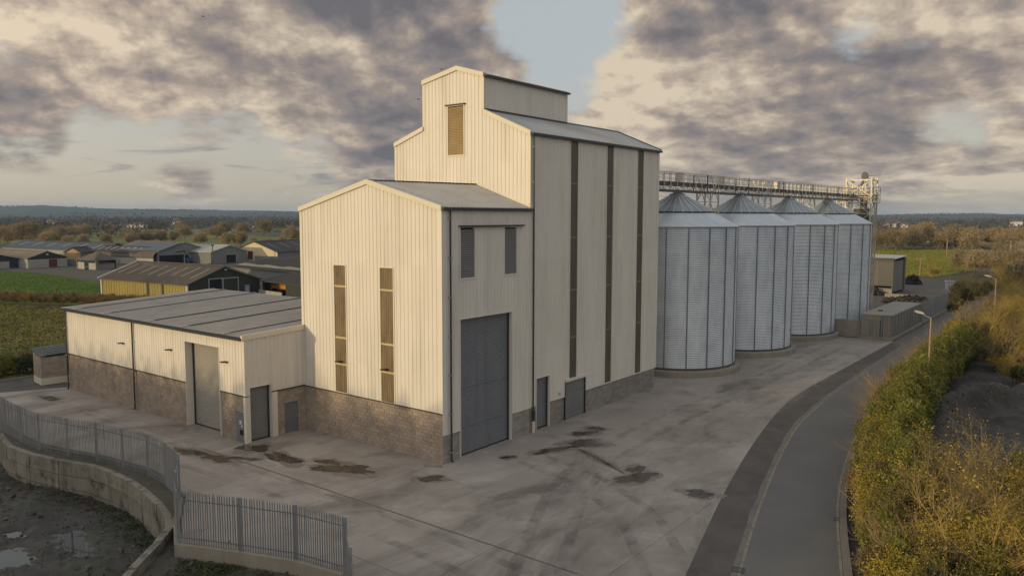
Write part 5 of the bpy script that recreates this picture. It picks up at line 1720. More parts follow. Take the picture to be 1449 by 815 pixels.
def clump_points(rng, n, rx, ry, rz, lumps=22, lump=.34, bottom=-.35):
    """points on many small blobs set over an ellipsoid, dense outside, thin inside"""
    out = []
    per = n // lumps
    for _ in range(lumps):
        d_ = rng.normal(size=3)
        d_ /= np.linalg.norm(d_)
        if d_[2] < bottom: d_[2] = abs(d_[2]) * .4
        c = d_ * np.array([rx, ry, rz]) * rng.uniform(.55, .86)
        r = lump * rng.uniform(.65, 1.35) * (rx + ry + rz) / 3
        q = rng.normal(size=(per, 3))
        q /= np.linalg.norm(q, axis=1)[:, None]
        q *= r * rng.uniform(.35, 1.08, per)[:, None] ** .6
        out.append(c + q)
    return np.concatenate(out)


def branch_mesh(rng, name, mat, stems, h, spread, levels, kids, r0, lean=.35, seg=3, sides=3, gnarl=.18, twigs=0):
    """recursive branching as tapered tubes; returns mesh and the twig tips"""
    VV, FF = [], []
    tips = []

    def tube(p0, p1, ra, rb):
        dd = p1 - p0
        ln = np.linalg.norm(dd)
        if ln < 1e-5: return
        dd = dd / ln
        a = np.cross(dd, [.3, .2, .93])
        a /= np.linalg.norm(a) + 1e-9
        b = np.cross(dd, a)
        i = len(VV)
        for pp, rr in ((p0, ra), (p1, rb)):
            for k in range(sides):
                t = 2 * math.pi * k / sides
                VV.append(pp + (a * math.cos(t) + b * math.sin(t)) * rr)
        for k in range(sides):
            FF.append((i + k, i + (k + 1) % sides, i + sides + (k + 1) % sides, i + sides + k))

    def grow(p, dv, ln, r, lev):
        nseg = seg if lev < levels - 1 else 2
        pts = [p]
        dcur = dv.copy()
        for k in range(nseg):
            dcur = dcur + rng.normal(size=3) * gnarl
            dcur[2] += .06
            dcur /= np.linalg.norm(dcur)
            q = pts[-1] + dcur * ln / nseg
            tube(pts[-1], q, r * (1 - .55 * k / nseg), r * (1 - .55 * (k + 1) / nseg))
            pts.append(q)
        if lev >= levels - 1:
            tips.append(pts[-1])
            return
        nk = kids[lev]
        for j in range(nk):
            t = .35 + .65 * (j + rng.uniform(.2, .9)) / nk
            t = min(t, 1)
            k = min(int(t * nseg), nseg - 1)
            base = pts[k] + (pts[k + 1] - pts[k]) * (t * nseg - k)
            nd = dcur + rng.normal(size=3) * spread
            nd[2] = abs(nd[2]) * .8 + .1 if lev < 1 else nd[2] + .15
            nd /= np.linalg.norm(nd)
            grow(base, nd, ln * rng.uniform(.45, .72), r * (.62 - .3 * t), lev + 1)

    for s_ in range(stems):
        t = 2 * math.pi * (s_ + rng.uniform(0, .8)) / stems
        dv = np.array([math.cos(t) * lean, math.sin(t) * lean, 1.0]) * 1.0 + rng.normal(size=3) * .12
        dv /= np.linalg.norm(dv)
        grow(np.array([math.cos(t), math.sin(t), 0]) * (.12 * (stems > 1)) * h * .3 * rng.uniform(.3, 1), dv, h * rng.uniform(.42, .6), r0 * rng.uniform(.7, 1.1), 0)
    V_ = np.array(VV)
    me = np_mesh(name, V_, np.array(FF), mat)
    return me, np.array(tips)


# ---- hedge along the right of the road
rg = np.random.default_rng(5)
hedge_fol, hedge_br = [], []
for k in range(4):
    pts = clump_points(rg, 9000, 1.25, 1.25, 1.75, 36, .29)
    V_, F_ = leaf_quads(pts, .055, rg)
    hedge_fol.append(np_mesh('foliage', V_, F_, 'leaf_hedge'))
    me, tp = branch_mesh(rg, 'branches', 'twig', 7, 2.6, .55, 4, [4, 4, 3], .035, .55)
    hedge_br.append(me)
dark_fol = []
for k in range(2):
    pts = clump_points(rg, 4200, 1.3, 1.3, 1.5, 24, .32)
    V_, F_ = leaf_quads(pts, .085, rg)
    dark_fol.append(np_mesh('foliage', V_, F_, 'leaf_dark'))
brown_fol = []
for k in range(3):
    pts = clump_points(rg, 5200, 1.4, 1.4, 1.5, 30, .33)
    V_, F_ = leaf_quads(pts, .055, rg)
    brown_fol.append(np_mesh('foliage', V_, F_, 'leaf_brown'))
och_fol = []
for k in range(3):
    pts = clump_points(rg, 4600, 1.5, 1.5, 1.6, 30, .36)
    V_, F_ = leaf_quads(pts, .052, rg)
    och_fol.append(np_mesh('foliage', V_, F_, 'leaf_ochre'))

hg = thing('roadside_hedge', 'long green hedge curving along the right side of the road', 'hedge', (18.5, 25, 0))
HK = lambda y: float(np.interp(y, [q[1] for q in KERB], [q[0] for q in KERB]))


def put(root, meshes, x, y, z, s, sz=None, name=None):
    me = meshes[int(rg.integers(len(meshes)))]
    o = link(name or me.name.split('.')[0], me, root, Vector((x, y, z)) - OFF[root.name], (0, 0, rg.uniform(0, 6.28)))
    o.scale = (s, s, (sz or s) * rg.uniform(.9, 1.1))
    return o


y = -9.0
while y < 61:
    hh = float(np.interp(y, [-9, 0, 8, 20, 34, 48, 61], [.85, .9, 1.0, 1.05, 1.15, 1.15, 1.0]))
    for off, zz_, s in ((1.35, 1.15, .95), (2.5, 1.75, 1.08)):
        if y < 5 and off > 2: continue
        put(hg, hedge_fol, HK(y) + off + .35 + rg.uniform(-.25, .3), y + rg.uniform(-.4, .4), zz_ * hh, s * hh * rg.uniform(.9, 1.12))
    put(hg, hedge_br, HK(y) + 1.8, y, 0, 1.2 * hh * rg.uniform(.9, 1.15))
    if rg.uniform() < .45: put(hg, dark_fol, HK(y) + 2.9 + rg.uniform(-.3, .3), y, .9, .95)
    if rg.uniform() < .45: put(hg, och_fol, HK(y) + 1.8 + rg.uniform(-.5, .7), y, 1.75 * hh, .75)
    if rg.uniform() < .40: put(hg, brown_fol, HK(y) + 1.9 + rg.uniform(-.7, .7), y, 1.6 * hh, .8)
    if rg.uniform() < .5: put(hg, hedge_br, HK(y) + 1.6 + rg.uniform(-.5, .6), y + .5, .3, 1.35 * hh)
    y += 1.45

# ---- bare shrubs in the near right corner and up the road
shrubs = []
for k in range(5):
    me, tp = branch_mesh(rg, 'branches', 'twig_ochre' if k % 2 else 'twig', 7 + k % 3, 4.4, .62, 5, [4, 4, 4, 3], .06, .62, gnarl=.2)
    ll = tp[rg.integers(len(tp), size=900)] + rg.normal(size=(900, 3)) * .10
    V_, F_ = leaf_quads(ll, .04, rg)
    shrubs.append((me, np_mesh('buds', V_, F_, 'leaf_ochre')))


def shrub(x, y, s, label, kind=0, fill=None, group=None, k=None):
    t = thing('shrub', label, 'shrub', (x, y, 0), group)
    k = int(rg.integers(5)) if k is None else k
    rz = rg.uniform(0, 6.28)
    for me in shrubs[k]:
        o = link(me.name.split('.')[0], me, t, rot=(0, 0, rz))
        o.scale = (s, s, s)
    for (fl, n) in (fill or []):
        for _ in range(n):
            put(t, fl, x + rg.uniform(-1, 1) * s, y + rg.uniform(-1, 1) * s, rg.uniform(.7, 1.5) * s, .75 * s)
    return t


G1 = 'bare shrubs in the near right corner'
near = [(25.2, 4.2, 1.0), (27.4, 7.2, 1.05), (24.4, 8.2, .9), (27.0, 11.2, .9), (24.0, 11.4, .7), (29.5, 4.0, 1.0), (30.2, 9.6, .95), (26.6, 0.6, .9), (28.4, .8, .9), (26.4, 2.6, 1.1), (33, 10.5, 1.05),
        (33.0, 6.5, 1.0), (26.8, -3.0, .7), (31.0, -1.0, .9), (36.5, 9.5, 1.1), (37.5, 14.5, 1.1), (40.5, 18, 1.1)]
for i, (x, y, s) in enumerate(near):
    shrub(x, y, s * 1.18, 'bare ochre twigged shrub in the tangle at the near right corner below the dark soil', fill=[(och_fol, 2 if i % 2 else 1), (brown_fol, 1), (hedge_fol, 1 if i % 2 else 0)], group=G1)
G2 = 'bushes along the road beyond the hedge'
for i in range(64):
    y = 52 + 62 * rg.uniform() ** .9
    x = HK(y) + 2.2 + 17 * rg.uniform() ** 1.2
    if y < 58 and x < 24: continue
    shrub(x, y, rg.uniform(1.05, 1.5), 'brown and yellow-green bush in the thicket right of the road past the hedge', fill=[([och_fol, brown_fol, hedge_fol][int(rg.integers(3))], 2), (brown_fol, 2), (dark_fol if i % 3 == 0 else och_fol, 1)], group=G2)
for i, (x, y, s) in enumerate([(24.5, 46, .9), (27.5, 48.5, 1.1), (31, 50, 1.1), (34.5, 47, 1.1), (37, 52, 1.1), (22.6, 52.5, 1.1)]):
    shrub(x, y, s, 'dark green based bush at the far edge of the dark soil', fill=[(dark_fol, 3), (och_fol, 1)], group='bushes edging the soil')
G3 = 'dark bushes beside the far lane'
for i, (x, y, s) in enumerate([(9.4, 112, .85), (10.8, 118, 1.1), (9.6, 124, 1.2), (9.9, 130, 1.25), (11.3, 136, 1.1), (12.0, 128, .9), (10.8, 108, .6), (10.9, 104, .55)]):
    shrub(x, y, s, 'dark evergreen bush between the white cabinet and the lane', fill=[(dark_fol, 4), (hedge_fol, 1)], group=G3)
G4 = 'brown bushes beyond the lane'
for i in range(46):
    y = 125 + 95 * rg.uniform()
    x = 12.5 + (y - 125) * -.02 + 32 * rg.uniform() ** 1.1
    shrub(x, y, rg.uniform(1.0, 1.5), 'brown bush in the rough ground right of the green field', fill=[(brown_fol, 3), (och_fol if i % 2 else hedge_fol, 1)], group=G4)
shrub(-4.6, 179.5, 1.05, 'lone small bare bush at the near edge of the green field', fill=[(brown_fol, 1)])

# ---- left hedges
lh = thing('field_hedge', 'brown clipped hedge crossing the left fields below the yellow barn', 'hedge', (-105, 22, 0))
for t in np.linspace(0, 1, 60):
    x, y = -150 + t * 68, -1 + t * 33.5
    put(lh, brown_fol, x + rg.uniform(-.3, .3), y + rg.uniform(-.3, .3), 1.0, .95, .85)
    put(lh, och_fol if rg.uniform() < .35 else brown_fol, x, y + .6, .9, .9, .8)
lh2 = thing('lane_hedge', 'dark green hedge behind the kerb of the lane at the far left', 'hedge', (-48.5, -6, 0))
for t in np.linspace(0, 1, 22):
    x, y = -48.4 + rg.uniform(-.3, .3), -20 + t * 22
    put(lh2, dark_fol if rg.uniform() < .6 else hedge_fol, x, y, .8, .8, .75)
    put(lh2, hedge_fol, x - .9, y, .75, .75, .7)

# ---- winter trees
tree_p = []
for k in range(5):
    me, tp = branch_mesh(rg, 'branches', 'bark', 1, 12.0, .62, 4, [9, 5, 4], .42, .08, seg=4, sides=5, gnarl=.12)
    cr = tp[rg.integers(len(tp), size=5200)] + rg.normal(size=(5200, 3)) * np.array([.75, .75, .65])
    r_ = np.random.default_rng(k)
    a = r_.normal(size=(len(cr), 3)); a /= np.linalg.norm(a, axis=1)[:, None]
    b = np.cross(a, r_.normal(size=(len(cr), 3))); b /= np.linalg.norm(b, axis=1)[:, None]
    ln = r_.uniform(.5, 1.1, len(cr))[:, None]
    V_ = np.stack([cr - a * ln * .5, cr + b * .07, cr + a * ln * .5, cr - b * .07], 1).reshape(-1, 3)
    top = V_[:, 2].max()
    tree_p.append((me, np_mesh('crown', V_, np.arange(len(V_)).reshape(-1, 4), 'twig_far'), top))
fat_p = []
for k in range(4):
    pts = clump_points(rg, 2800, 1, 1, 1, 34, .34, -.2)
    V_, F_ = leaf_quads(pts, .042, rg)
    fat_p.append(np_mesh('crown', V_ + np.array([0, 0, 1.05]), F_, 'twig_far'))


def tree(x, y, h, label, group, fat=False, wide=1.0):
    t = thing('bare_tree', label, 'tree', (x, y, 0), group)
    rz = rg.uniform(0, 6.28)
    br, cr, top = tree_p[int(rg.integers(5))]
    s = h / top
    h *= 1.06
    o = link('trunk', br, t, rot=(0, 0, rz)); o.scale = (s * wide, s * wide, s)
    o = link('crown', cr, t, rot=(0, 0, rz)); o.scale = (s * wide, s * wide, s)
    if fat:
        o = link('crown', fat_p[int(rg.integers(4))], t, rot=(0, 0, rz)); o.scale = (h * .40 * wide, h * .40 * wide, h * .47)
        for q in (0, 1):
            o = link('crown', fat_p[int(rg.integers(4))], t, (rg.uniform(-.3, .3) * h, rg.uniform(-.3, .3) * h, -.2), (0, 0, rg.uniform(0, 6)))
            o.scale = (h * .26, h * .26, h * rg.uniform(.25, .36))


GL, GR = 'bare trees beyond the barns', 'bare trees beyond the green field'
for (x, y, h) in [(-412, 122, 10.5), (-396, 123, 12), (-425, 138, 12.5), (-378, 126, 7), (-335, 119, 6), (-346, 130, 6.2), (-356, 145, 6), (-367, 161, 8), (-360, 166, 8), (-364, 176, 8), (-369, 186, 7), (-339, 184, 7),
                  (-296, 172, 7.2), (-292, 176, 8), (-385, 132, 8), (-404, 118, 9), (-440, 128, 10), (-424, 244, 9.5), (-487, 257, 11), (-463, 306, 13.5), (-473, 296, 10.5), (-502, 299, 11.2), (-313, 220, 10), (-438, 231, 9), (-352, 155, 6), (-358, 158, 7),
                  (-520, 200, 9), (-540, 215, 10), (-555, 240, 9), (-505, 185, 9), (-480, 170, 8), (-450, 152, 7), (-300, 205, 5), (-330, 178, 6)]:
    tree(x, y, h, 'bare brown tree in the scattered line between the barns and the far left fields', GL, True, 1.05)
special = {(-46, 352): 'large round-crowned bare tree with thick trunk, tallest left of the field edge', (-40, 367): 'tallest bare tree at the far edge of the green field', (-27, 378): 'broad bare tree right of the tallest along the field edge',
           (-14, 319): 'spreading bare tree leaning over the right end of the green field'}
for (x, y, h) in [(-49, 332, 10.5), (-45, 335, 10.5), (-46, 352, 12.2), (-41, 350, 10), (-40, 367, 13.2), (-33, 358, 10), (-32, 374, 10), (-27, 378, 12.9), (-14, 319, 12.0), (-20, 394, 11.5), (-18, 407, 8.5), (-12, 391, 10), (-8, 394, 10.5), (-1, 362, 11.4),
                  (-53, 334, 9.5), (-57, 345, 10), (-37, 380, 9), (-24, 385, 9), (4, 380, 10), (8, 400, 11), (-5, 420, 10), (-30, 395, 9)]:
    tree(x, y, h, special.get((x, y), 'bare tree in the hedgerow along the far edge of the right green field'), None if (x, y) in special else GR, (x, y) not in special and (x * 7 + y) % 3 == 0, 1.2)
for (x, y, h) in [(-1, 205, 6.9), (4, 190, 6.9), (7, 204, 6.2), (12, 190, 7.5), (16, 160, 7.1), (20, 180, 7.5), (24, 205, 8), (30, 230, 9), (18, 250, 8), (10, 270, 8), (2, 250, 6), (26, 280, 9)]:
    tree(x, y, h, 'low spreading bare tree in the brown scrub right of the green field', 'bare trees in the scrub', True, 1.3)
for j, (xa, ya, xb_, yb_, n, s) in enumerate([(-66, 372, 6, 392, 44, 1.15), (-395, 285, -300, 233, 30, 1.2), (-470, 340, -395, 288, 22, 1.3), (-520, 176, -300, 238, 40, 1.0), (-620, 250, -480, 345, 36, 1.5)]):
    fh = thing('hedgerow', ['brown hedgerow along the far side of the right green field', 'dark hedgerow between two pale fields beyond the cream barn', 'hedgerow continuing left of the pale far field', 'long hedgerow behind the left barns and bare trees',
                             'tall far hedgerow across the upper left fields'][j], 'hedgerow', ((xa + xb_) / 2, (ya + yb_) / 2, 0))
    for t in np.linspace(0, 1, n):
        o = link('foliage', fat_p[int(rg.integers(4))], fh, Vector((xa + (xb_ - xa) * t + rg.uniform(-2, 2), ya + (yb_ - ya) * t + rg.uniform(-3, 3), -.2)) - OFF[fh.name], (0, 0, rg.uniform(0, 6)))
        q = s * rg.uniform(.8, 1.6)
        o.scale = (q * 1.6, q * 1.6, q)

# ---- tree belt south of the yard, behind the viewpoint: its long evening shadow lies over the yard
tb = thing('tree_belt', 'row of trees and tall hedge south of the yard behind the viewpoint', 'tree row', (-20, -66, 0))
for k in range(58):
    x = -78 + k * 1.42
    hh = 11.9 + rg.uniform(-.3, .3)
    o = link('crown', fat_p[k % 4], tb, Vector((x, -66 + rg.uniform(-1.5, 1.5), -.6)) - OFF[tb.name], (0, 0, rg.uniform(0, 6)))
    o.scale = (2.7, 2.7, hh * .49)
    o = link('trunk', tree_p[k % 5][0], tb, Vector((x, -66 + rg.uniform(-1.5, 1.5), 0)) - OFF[tb.name], (0, 0, rg.uniform(0, 6)))
    o.scale = (.7, .7, hh / 13)

# ---- far woods: one mass of tree shapes thinning into the haze
def woods(name, bands, seed, label):
    r = np.random.default_rng(seed)
    Cs, Ss = [], []
    for (az0, az1, d0, d1, n, h) in bands:
        a = np.radians(r.uniform(az0, az1, n))
        dd = r.uniform(d0, d1, n)
        dd = dd + 60 * np.sin(a * 60 + d0)
        x, y = CAM.x + dd * np.sin(a), CAM.y + dd * np.cos(a)
        hh = h * r.uniform(.6, 1.25, n)
        k = 44
        q = r.normal(size=(n, k, 3))
        q /= np.linalg.norm(q, axis=2)[:, :, None]
        q *= r.uniform(.4, 1.0, (n, k))[:, :, None] ** .5
        q = q * (hh[:, None, None] * np.array([.55, .55, .46])) + np.stack([x, y, hh * .46], 1)[:, None, :]
        Cs.append(q.reshape(-1, 3)); Ss.append(np.repeat(hh * .10, k))
    Cs, Ss = np.concatenate(Cs), np.concatenate(Ss)
    V_, F_ = leaf_quads(Cs, Ss, r)
    return tag(link(name, np_mesh(name, V_, F_, 'wood_far')), label, 'woods', kind='stuff')


woods('far_woodland', [(-95, -63, 600, 680, 170, 8), (-95, -62, 760, 950, 330, 9), (-63, -40, 880, 1000, 240, 9), (-95, -40, 1100, 1700, 1100, 10), (-95, -40, 1700, 2800, 1300, 13), (-45, -22, 600, 1600, 500, 10),
                       (-22, 20, 500, 640, 200, 8), (-22, 20, 700, 1000, 380, 9), (-22, 20, 1100, 1700, 600, 10), (-22, 20, 1700, 2800, 800, 13)], 77, 'far brown woodland and hedgerows fading towards the hills')

r = np.random.default_rng(91)
n = 2600
a = np.radians(r.uniform(-95, 25, n)); dd = r.uniform(3000, 5600, n)
clus = np.sin(np.degrees(a) * 1.7 + dd * .004) + np.sin(np.degrees(a) * .61 - dd * .0023)
a, dd = a[clus > .3], dd[clus > .3]
tt = np.clip((dd - 2600) / 3000, 0, 1); tt = tt * tt * (3 - 2 * tt)
hz_ = tt * (5600 * np.interp(np.degrees(a), pa, pe) / 1000 + 14.5) - 2
Cc_ = np.stack([CAM.x + dd * np.sin(a), CAM.y + dd * np.cos(a), hz_], 1)
q = r.normal(size=(len(a), 14, 3)) * np.array([45, 45, 2.2]) + Cc_[:, None, :] + np.array([0, 0, 3])
V_, F_ = leaf_quads(q.reshape(-1, 3), np.full(len(a) * 14, 4.5), r)
tag(link('hill_woods', np_mesh('hill_woods', V_, F_, 'wood_far')), 'dark woods patched over the far hills', 'woods', kind='stuff')

# ================================================================== the farm on the left
UB = Vector((1, .1, 0)).normalized()
VB = Vector((-.1, 1, 0)).normalized()


def barn(name, label, A, w, Ln, ze, zr, side, gable, roof, pitch=1.0, base=None, lights=0, light_mat='roof_light', doors=(), side_bands=(), u=UB, v=VB, cat='barn', over=.35, zb=0.0, open_side=False):
    """A: near corner of the gable end; the barn runs back along -u, the gable spans along v"""
    A = Vector((A[0], A[1], 0))
    t = thing(name, label, cat, A)
    P = lambda a, b, z: A - u * a + v * b + Vector((0, 0, z))
    for f, mt in ((((0, 0), (0, w)), gable), (((Ln, 0), (Ln, w)), gable)):
        (a0, b0), (a1, b1) = f
        m = MB().quad(P(a0, b0, zb), P(a1, b1, zb), P(a1, b1, ze), P(a0, w / 2, zr), P(a0, b0, ze))
        m.build('gable_wall', mt, t)
    for b in ((w,) if open_side else (0, w)):
        m = MB()
        n = max(6, int(Ln / .8))
        for k in range(n):                   # shallow ribs of the side sheeting
            q0, q1, q2 = Ln * k / n, Ln * (k + .8) / n, Ln * (k + 1) / n
            sgn = -.04 if b == 0 else .04
            m.quad(P(q0, b, zb), P(q1, b, zb), P(q1, b, ze), P(q0, b, ze)).quad(P(q1, b + sgn, zb), P(q2, b + sgn, zb), P(q2, b + sgn, ze), P(q1, b + sgn, ze))
        m.build('side_wall', side, t)
    if base:
        mt, zb_ = base
        MB().obox(P(-.05, -.06, 0), v * (w + .12), u * .12, Vector((0, 0, zb_))).build('lower_wall', mt, t)
        MB().obox(P(-.05, -.10, 0), -u * (Ln + .05), v * .12, Vector((0, 0, zb_))).build('lower_wall', mt, t)
    for b, sgn in ((0, 1), (w, -1)):
        e0, e1 = P(-over, b - sgn * over, ze - over * (zr - ze) / (w / 2)), P(Ln + over, b - sgn * over, ze - over * (zr - ze) / (w / 2))
        r0_, r1_ = P(-over, w / 2, zr), P(Ln + over, w / 2, zr)
        m = MB()
        n = max(8, int(Ln / pitch))
        for k in range(n):
            t0, t1, t2 = k / n, (k + .7) / n, (k + 1) / n
            up_ = Vector((0, 0, .12)); hi = Vector((0, 0, .19))
            m.quad(e0.lerp(e1, t0) + up_, e0.lerp(e1, t1) + up_, r0_.lerp(r1_, t1) + up_, r0_.lerp(r1_, t0) + up_)
            m.quad(e0.lerp(e1, t1) + hi, e0.lerp(e1, t2) + hi, r0_.lerp(r1_, t2) + hi, r0_.lerp(r1_, t1) + hi)
        m.quad(e0, e1, e1 + Vector((0, 0, .12)), e0 + Vector((0, 0, .12)))
        m.quad(e0, r0_, r0_ + Vector((0, 0, .16)), e0 + Vector((0, 0, .16)))
        rr_ = m.build('roof', roof, t)
        if lights:
            for k in range(lights):
                q = (k + .6) / (lights + .4)
                wd = .5 / Ln
                s0, s1 = .30 + .1 * ((k * 7) % 3) / 3, .78 + .1 * ((k * 5) % 3) / 3
                o_ = Vector((0, 0, .21))
                a0, a1 = e0.lerp(e1, q), e0.lerp(e1, q + wd)
                c0, c1 = r0_.lerp(r1_, q), r0_.lerp(r1_, q + wd)
                MB().quad(a0.lerp(c0, s0) + o_, a1.lerp(c1, s0) + o_, a1.lerp(c1, s1) + o_, a0.lerp(c0, s1) + o_).build('roof_light', light_mat, rr_)
    MB().bar(P(-over, w / 2, zr + .2), P(Ln + over, w / 2, zr + .2), .5, .1).build('ridge_cap', roof, t)
    for (nm, b0, b1, z0, z1, mt, fr) in doors:
        dx_ = -.19 if base else -.02
        d_ = MB().obox(P(dx_, b0, z0), v * (b1 - b0), u * .10, Vector((0, 0, z1 - z0))).build(nm, mt, t)
        if fr:
            MB().obox(P(dx_, b0 - .18, z0), v * .18, u * .2, Vector((0, 0, z1 - z0 + .18))).build('frame', fr, d_)
            MB().obox(P(dx_, b1, z0), v * .18, u * .2, Vector((0, 0, z1 - z0 + .18))).build('frame', fr, d_)
            MB().obox(P(dx_, b0, z1), v * (b1 - b0), u * .2, Vector((0, 0, .18))).build('frame', fr, d_)
    for (a0, a1, z0, z1, mt) in side_bands:
        MB().obox(P(a0, -.09, z0), -u * (a1 - a0), v * .05, Vector((0, 0, z1 - z0))).build('side_panel', mt, t)
    return t, P


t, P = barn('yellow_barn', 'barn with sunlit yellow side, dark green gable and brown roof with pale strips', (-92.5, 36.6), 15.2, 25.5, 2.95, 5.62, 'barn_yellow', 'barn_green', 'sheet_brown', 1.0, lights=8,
            doors=[('doorway', 4.3, 7.0, 0.5, 3.55, 'void', 'galv_dull'), ('sliding_door', 7.05, 10.2, 0.5, 3.5, 'barn_green', 'galv_dull'), ('doorway', 11.9, 12.6, 0.4, 1.9, 'cabinet_white', 'galv_dull')],  # dark doorway is a near-black slab painting the unlit inside
            side_bands=[(6.4, 6.9, 0, 2.9, 'barn_green'), (10.6, 11.2, 0, 2.9, 'barn_green')])
MB().obox(P(0, -.2, 0), UB * .35, VB * .25, Vector((0, 0, 2.9))).build('corner_post', 'roof_white', t)
MB().obox(P(25.3, -.2, 0), UB * .35, VB * .25, Vector((0, 0, 2.9))).build('corner_post', 'roof_white', t)
MB().obox(P(-.1, 7.5, 5.0), UB * .12, VB * .5, Vector((0, 0, .2))).build('gable_lamp', 'roof_white', t)
MB().bar(P(25.8, -.4, 3.1), P(25.8, 7.6, 5.85), .16, .16).build('verge_board', 'trim_cream', t)
barn('green_barn', 'barn with dark green gable over white wall and red door, far left', (-207.1, 54.9), 10.6, 46, 2.7, 4.45, 'barn_white', 'barn_green', 'sheet_tan', 1.6, base=('barn_white', 2.35), lights=9, light_mat='roof_light',
     doors=[('door', 5.6, 7.8, .1, 2.25, 'door_red', None), ('wall_sign', 4.9, 5.5, 3.4, 3.9, 'cabinet_white', None)])
barn('blue_door_barn', 'low dark gabled barn with blue door at the left edge of the farm', (-210.5, 43.5), 11.6, 26, 2.3, 3.7, 'barn_white', 'barn_green', 'sheet_dark', 1.6, base=('barn_white', 1.9),
     doors=[('door', 8.3, 10.6, .1, 1.95, 'door_blue', None)])
barn('long_roof_barn', 'long low barn with bluish grey roof behind the green gabled barn', (-226, 82), 14, 60, 3.2, 5.4, 'barn_white', 'barn_green', 'sheet_blue', 1.6, lights=6, light_mat='roof_white')
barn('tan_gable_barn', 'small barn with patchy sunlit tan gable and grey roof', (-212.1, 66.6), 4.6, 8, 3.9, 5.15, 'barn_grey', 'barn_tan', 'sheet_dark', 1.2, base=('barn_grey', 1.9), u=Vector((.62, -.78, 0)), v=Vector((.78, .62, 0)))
barn('rear_barn', 'long dark barn roof running behind the tan gable', (-203, 83), 9, 24, 3.4, 4.9, 'barn_grey', 'barn_grey', 'sheet_dark', 1.4, lights=7, light_mat='roof_white')
t = thing('open_shelter', 'small open shelter with dark hipped roof and pale boards in the farm yard', 'shelter', (-188, 66.5, 0))
x0, y0 = -195.5, 62.4
c = [(x0, y0), (x0 + 9.6, y0 + 1.0), (x0 + 9.0, y0 + 7.5), (x0 - .6, y0 + 6.5)]
ap0, ap1 = Vector((x0 + 5.0, y0 + 3.6, 4.7)), Vector((x0 + 5.6, y0 + 4.2, 4.7))
m = MB()
q = [Vector((a, b, 2.45)) for a, b in c]
m.quad(q[0], q[1], ap0).quad(q[1], q[2], ap1, ap0).quad(q[2], q[3], ap1).quad(q[3], q[0], ap0, ap1).quad(q[3], q[2], q[1], q[0])
m.build('roof', 'sheet_brown', t)
for (a, b) in c: MB().box(a - .15 + (.4 if a < x0 + 3 else -.4), a + .15 + (.4 if a < x0 + 3 else -.4), b + .3, b + .6, 0, 2.44).build('post', 'pole_wood', t)
MB().obox((x0 + .5, y0 + .45, 0), (3.2, .33, 0), (-.02, .15, 0), (0, 0, 1.9)).build('board_panel', 'barn_white', t)
MB().obox((x0 + 6.0, y0 + .95, 0), (3.2, .33, 0), (-.02, .15, 0), (0, 0, 1.8)).build('board_panel', 'barn_white', t)
MB().obox((x0 + 9.0, y0 + 1.4, 0), (-.4, 5.6, 0), (-.15, 0, 0), (0, 0, 1.5)).build('board_panel', 'barn_grey', t)
MB().obox((x0 + .4, y0 + 5.9, 0), (8.4, .9, 0), (0, .2, 0), (0, 0, 2.4)).build('rear_wall', 'void', t)  # near-black back gives the shelter its inner shade by colour

t, P = barn('grey_barn', 'big grey barn with dark blue roof panels and open bay holding a blue machine', (-193.9, 84.9), 18.6, 25, 3.6, 6.35, 'barn_grey', 'barn_grey', 'sheet_tan', 1.2, zb=0.0,
            doors=[('bay_shade', .6, 9.6, .2, 2.75, 'void', None), ('lower_wall', 10.4, 17.6, .1, 2.6, 'barn_white', None)])  # open bay is a near-black slab, its inner shade in the colour
s0, s1 = P(-.3, -.2, 3.75), P(22, -.2, 3.75)
w0 = (P(-.3, 9.3, 6.62) - P(-.3, -.2, 3.75))
for k in range(4):
    for j in range(9):
        q0, q1 = s0.lerp(s1, (.03 + j) / 9.2), s0.lerp(s1, (.97 + j) / 9.2)
        a0, a1 = .06 + .20 * k, .25 + .20 * k
        m = MB().obox(q0 + w0 * a0 + Vector((0, 0, .1)), q1 - q0, w0 * (a1 - a0), Vector((0, 0, .08)))
        m.build('solar_panel', 'sheet_blue', t)
m = MB()
for k in range(8):
    a0, a1 = math.pi / 2 * k / 8, math.pi / 2 * (k + 1) / 8
    f = lambda a: (-1.6 + 1.5 * (1 - math.cos(a)), 1.9 + 1.8 * math.sin(a))
    (b0, z0), (b1, z1) = f(a0), f(a1)
    m.quad(P(-.3, b0, z0), P(25.3, b0, z0), P(25.3, b1, z1), P(-.3, b1, z1))
m.build('curved_eave', 'sheet_brown', t)
MB().obox(P(-.2, -1.55, 0), UB * -25.3, VB * .15, Vector((0, 0, 1.9))).build('lower_wall', 'barn_white', t)
bm_ = thing('farm_machine', 'blue farm machine parked in the open bay of the grey barn', 'machine', P(-1.6, 7.2, 0))
q = P(-1.6, 7.2, 0)
MB().obox(q + Vector((0, 0, .6)), UB * 1.4, VB * 2.2, Vector((0, 0, 1.3))).build('body', 'blue_plastic', bm_)
MB().obox(q + UB * .2 + VB * .3 + Vector((0, 0, 1.9)), UB * 1.0, VB * 1.2, Vector((0, 0, .7))).build('cab', 'void', bm_)
for a in (.1, 1.7):
    MB().tube(q + UB * 1.45 + VB * (a + .2) + Vector((0, 0, .5)), q + UB * 1.15 + VB * (a + .2) + Vector((0, 0, .5)), .5, n=12).build('wheel', 'void', bm_)
barn('white_roof_barn', 'grey barn with bright white roof slope and dark square doorway', (-185.4, 97), 13.2, 22, 3.6, 5.4, 'barn_grey', 'barn_grey', 'roof_white', 1.2, doors=[('doorway', 5.3, 9.0, .2, 2.6, 'void', 'barn_white')])  # doorway darkness is painted on as a near-black slab
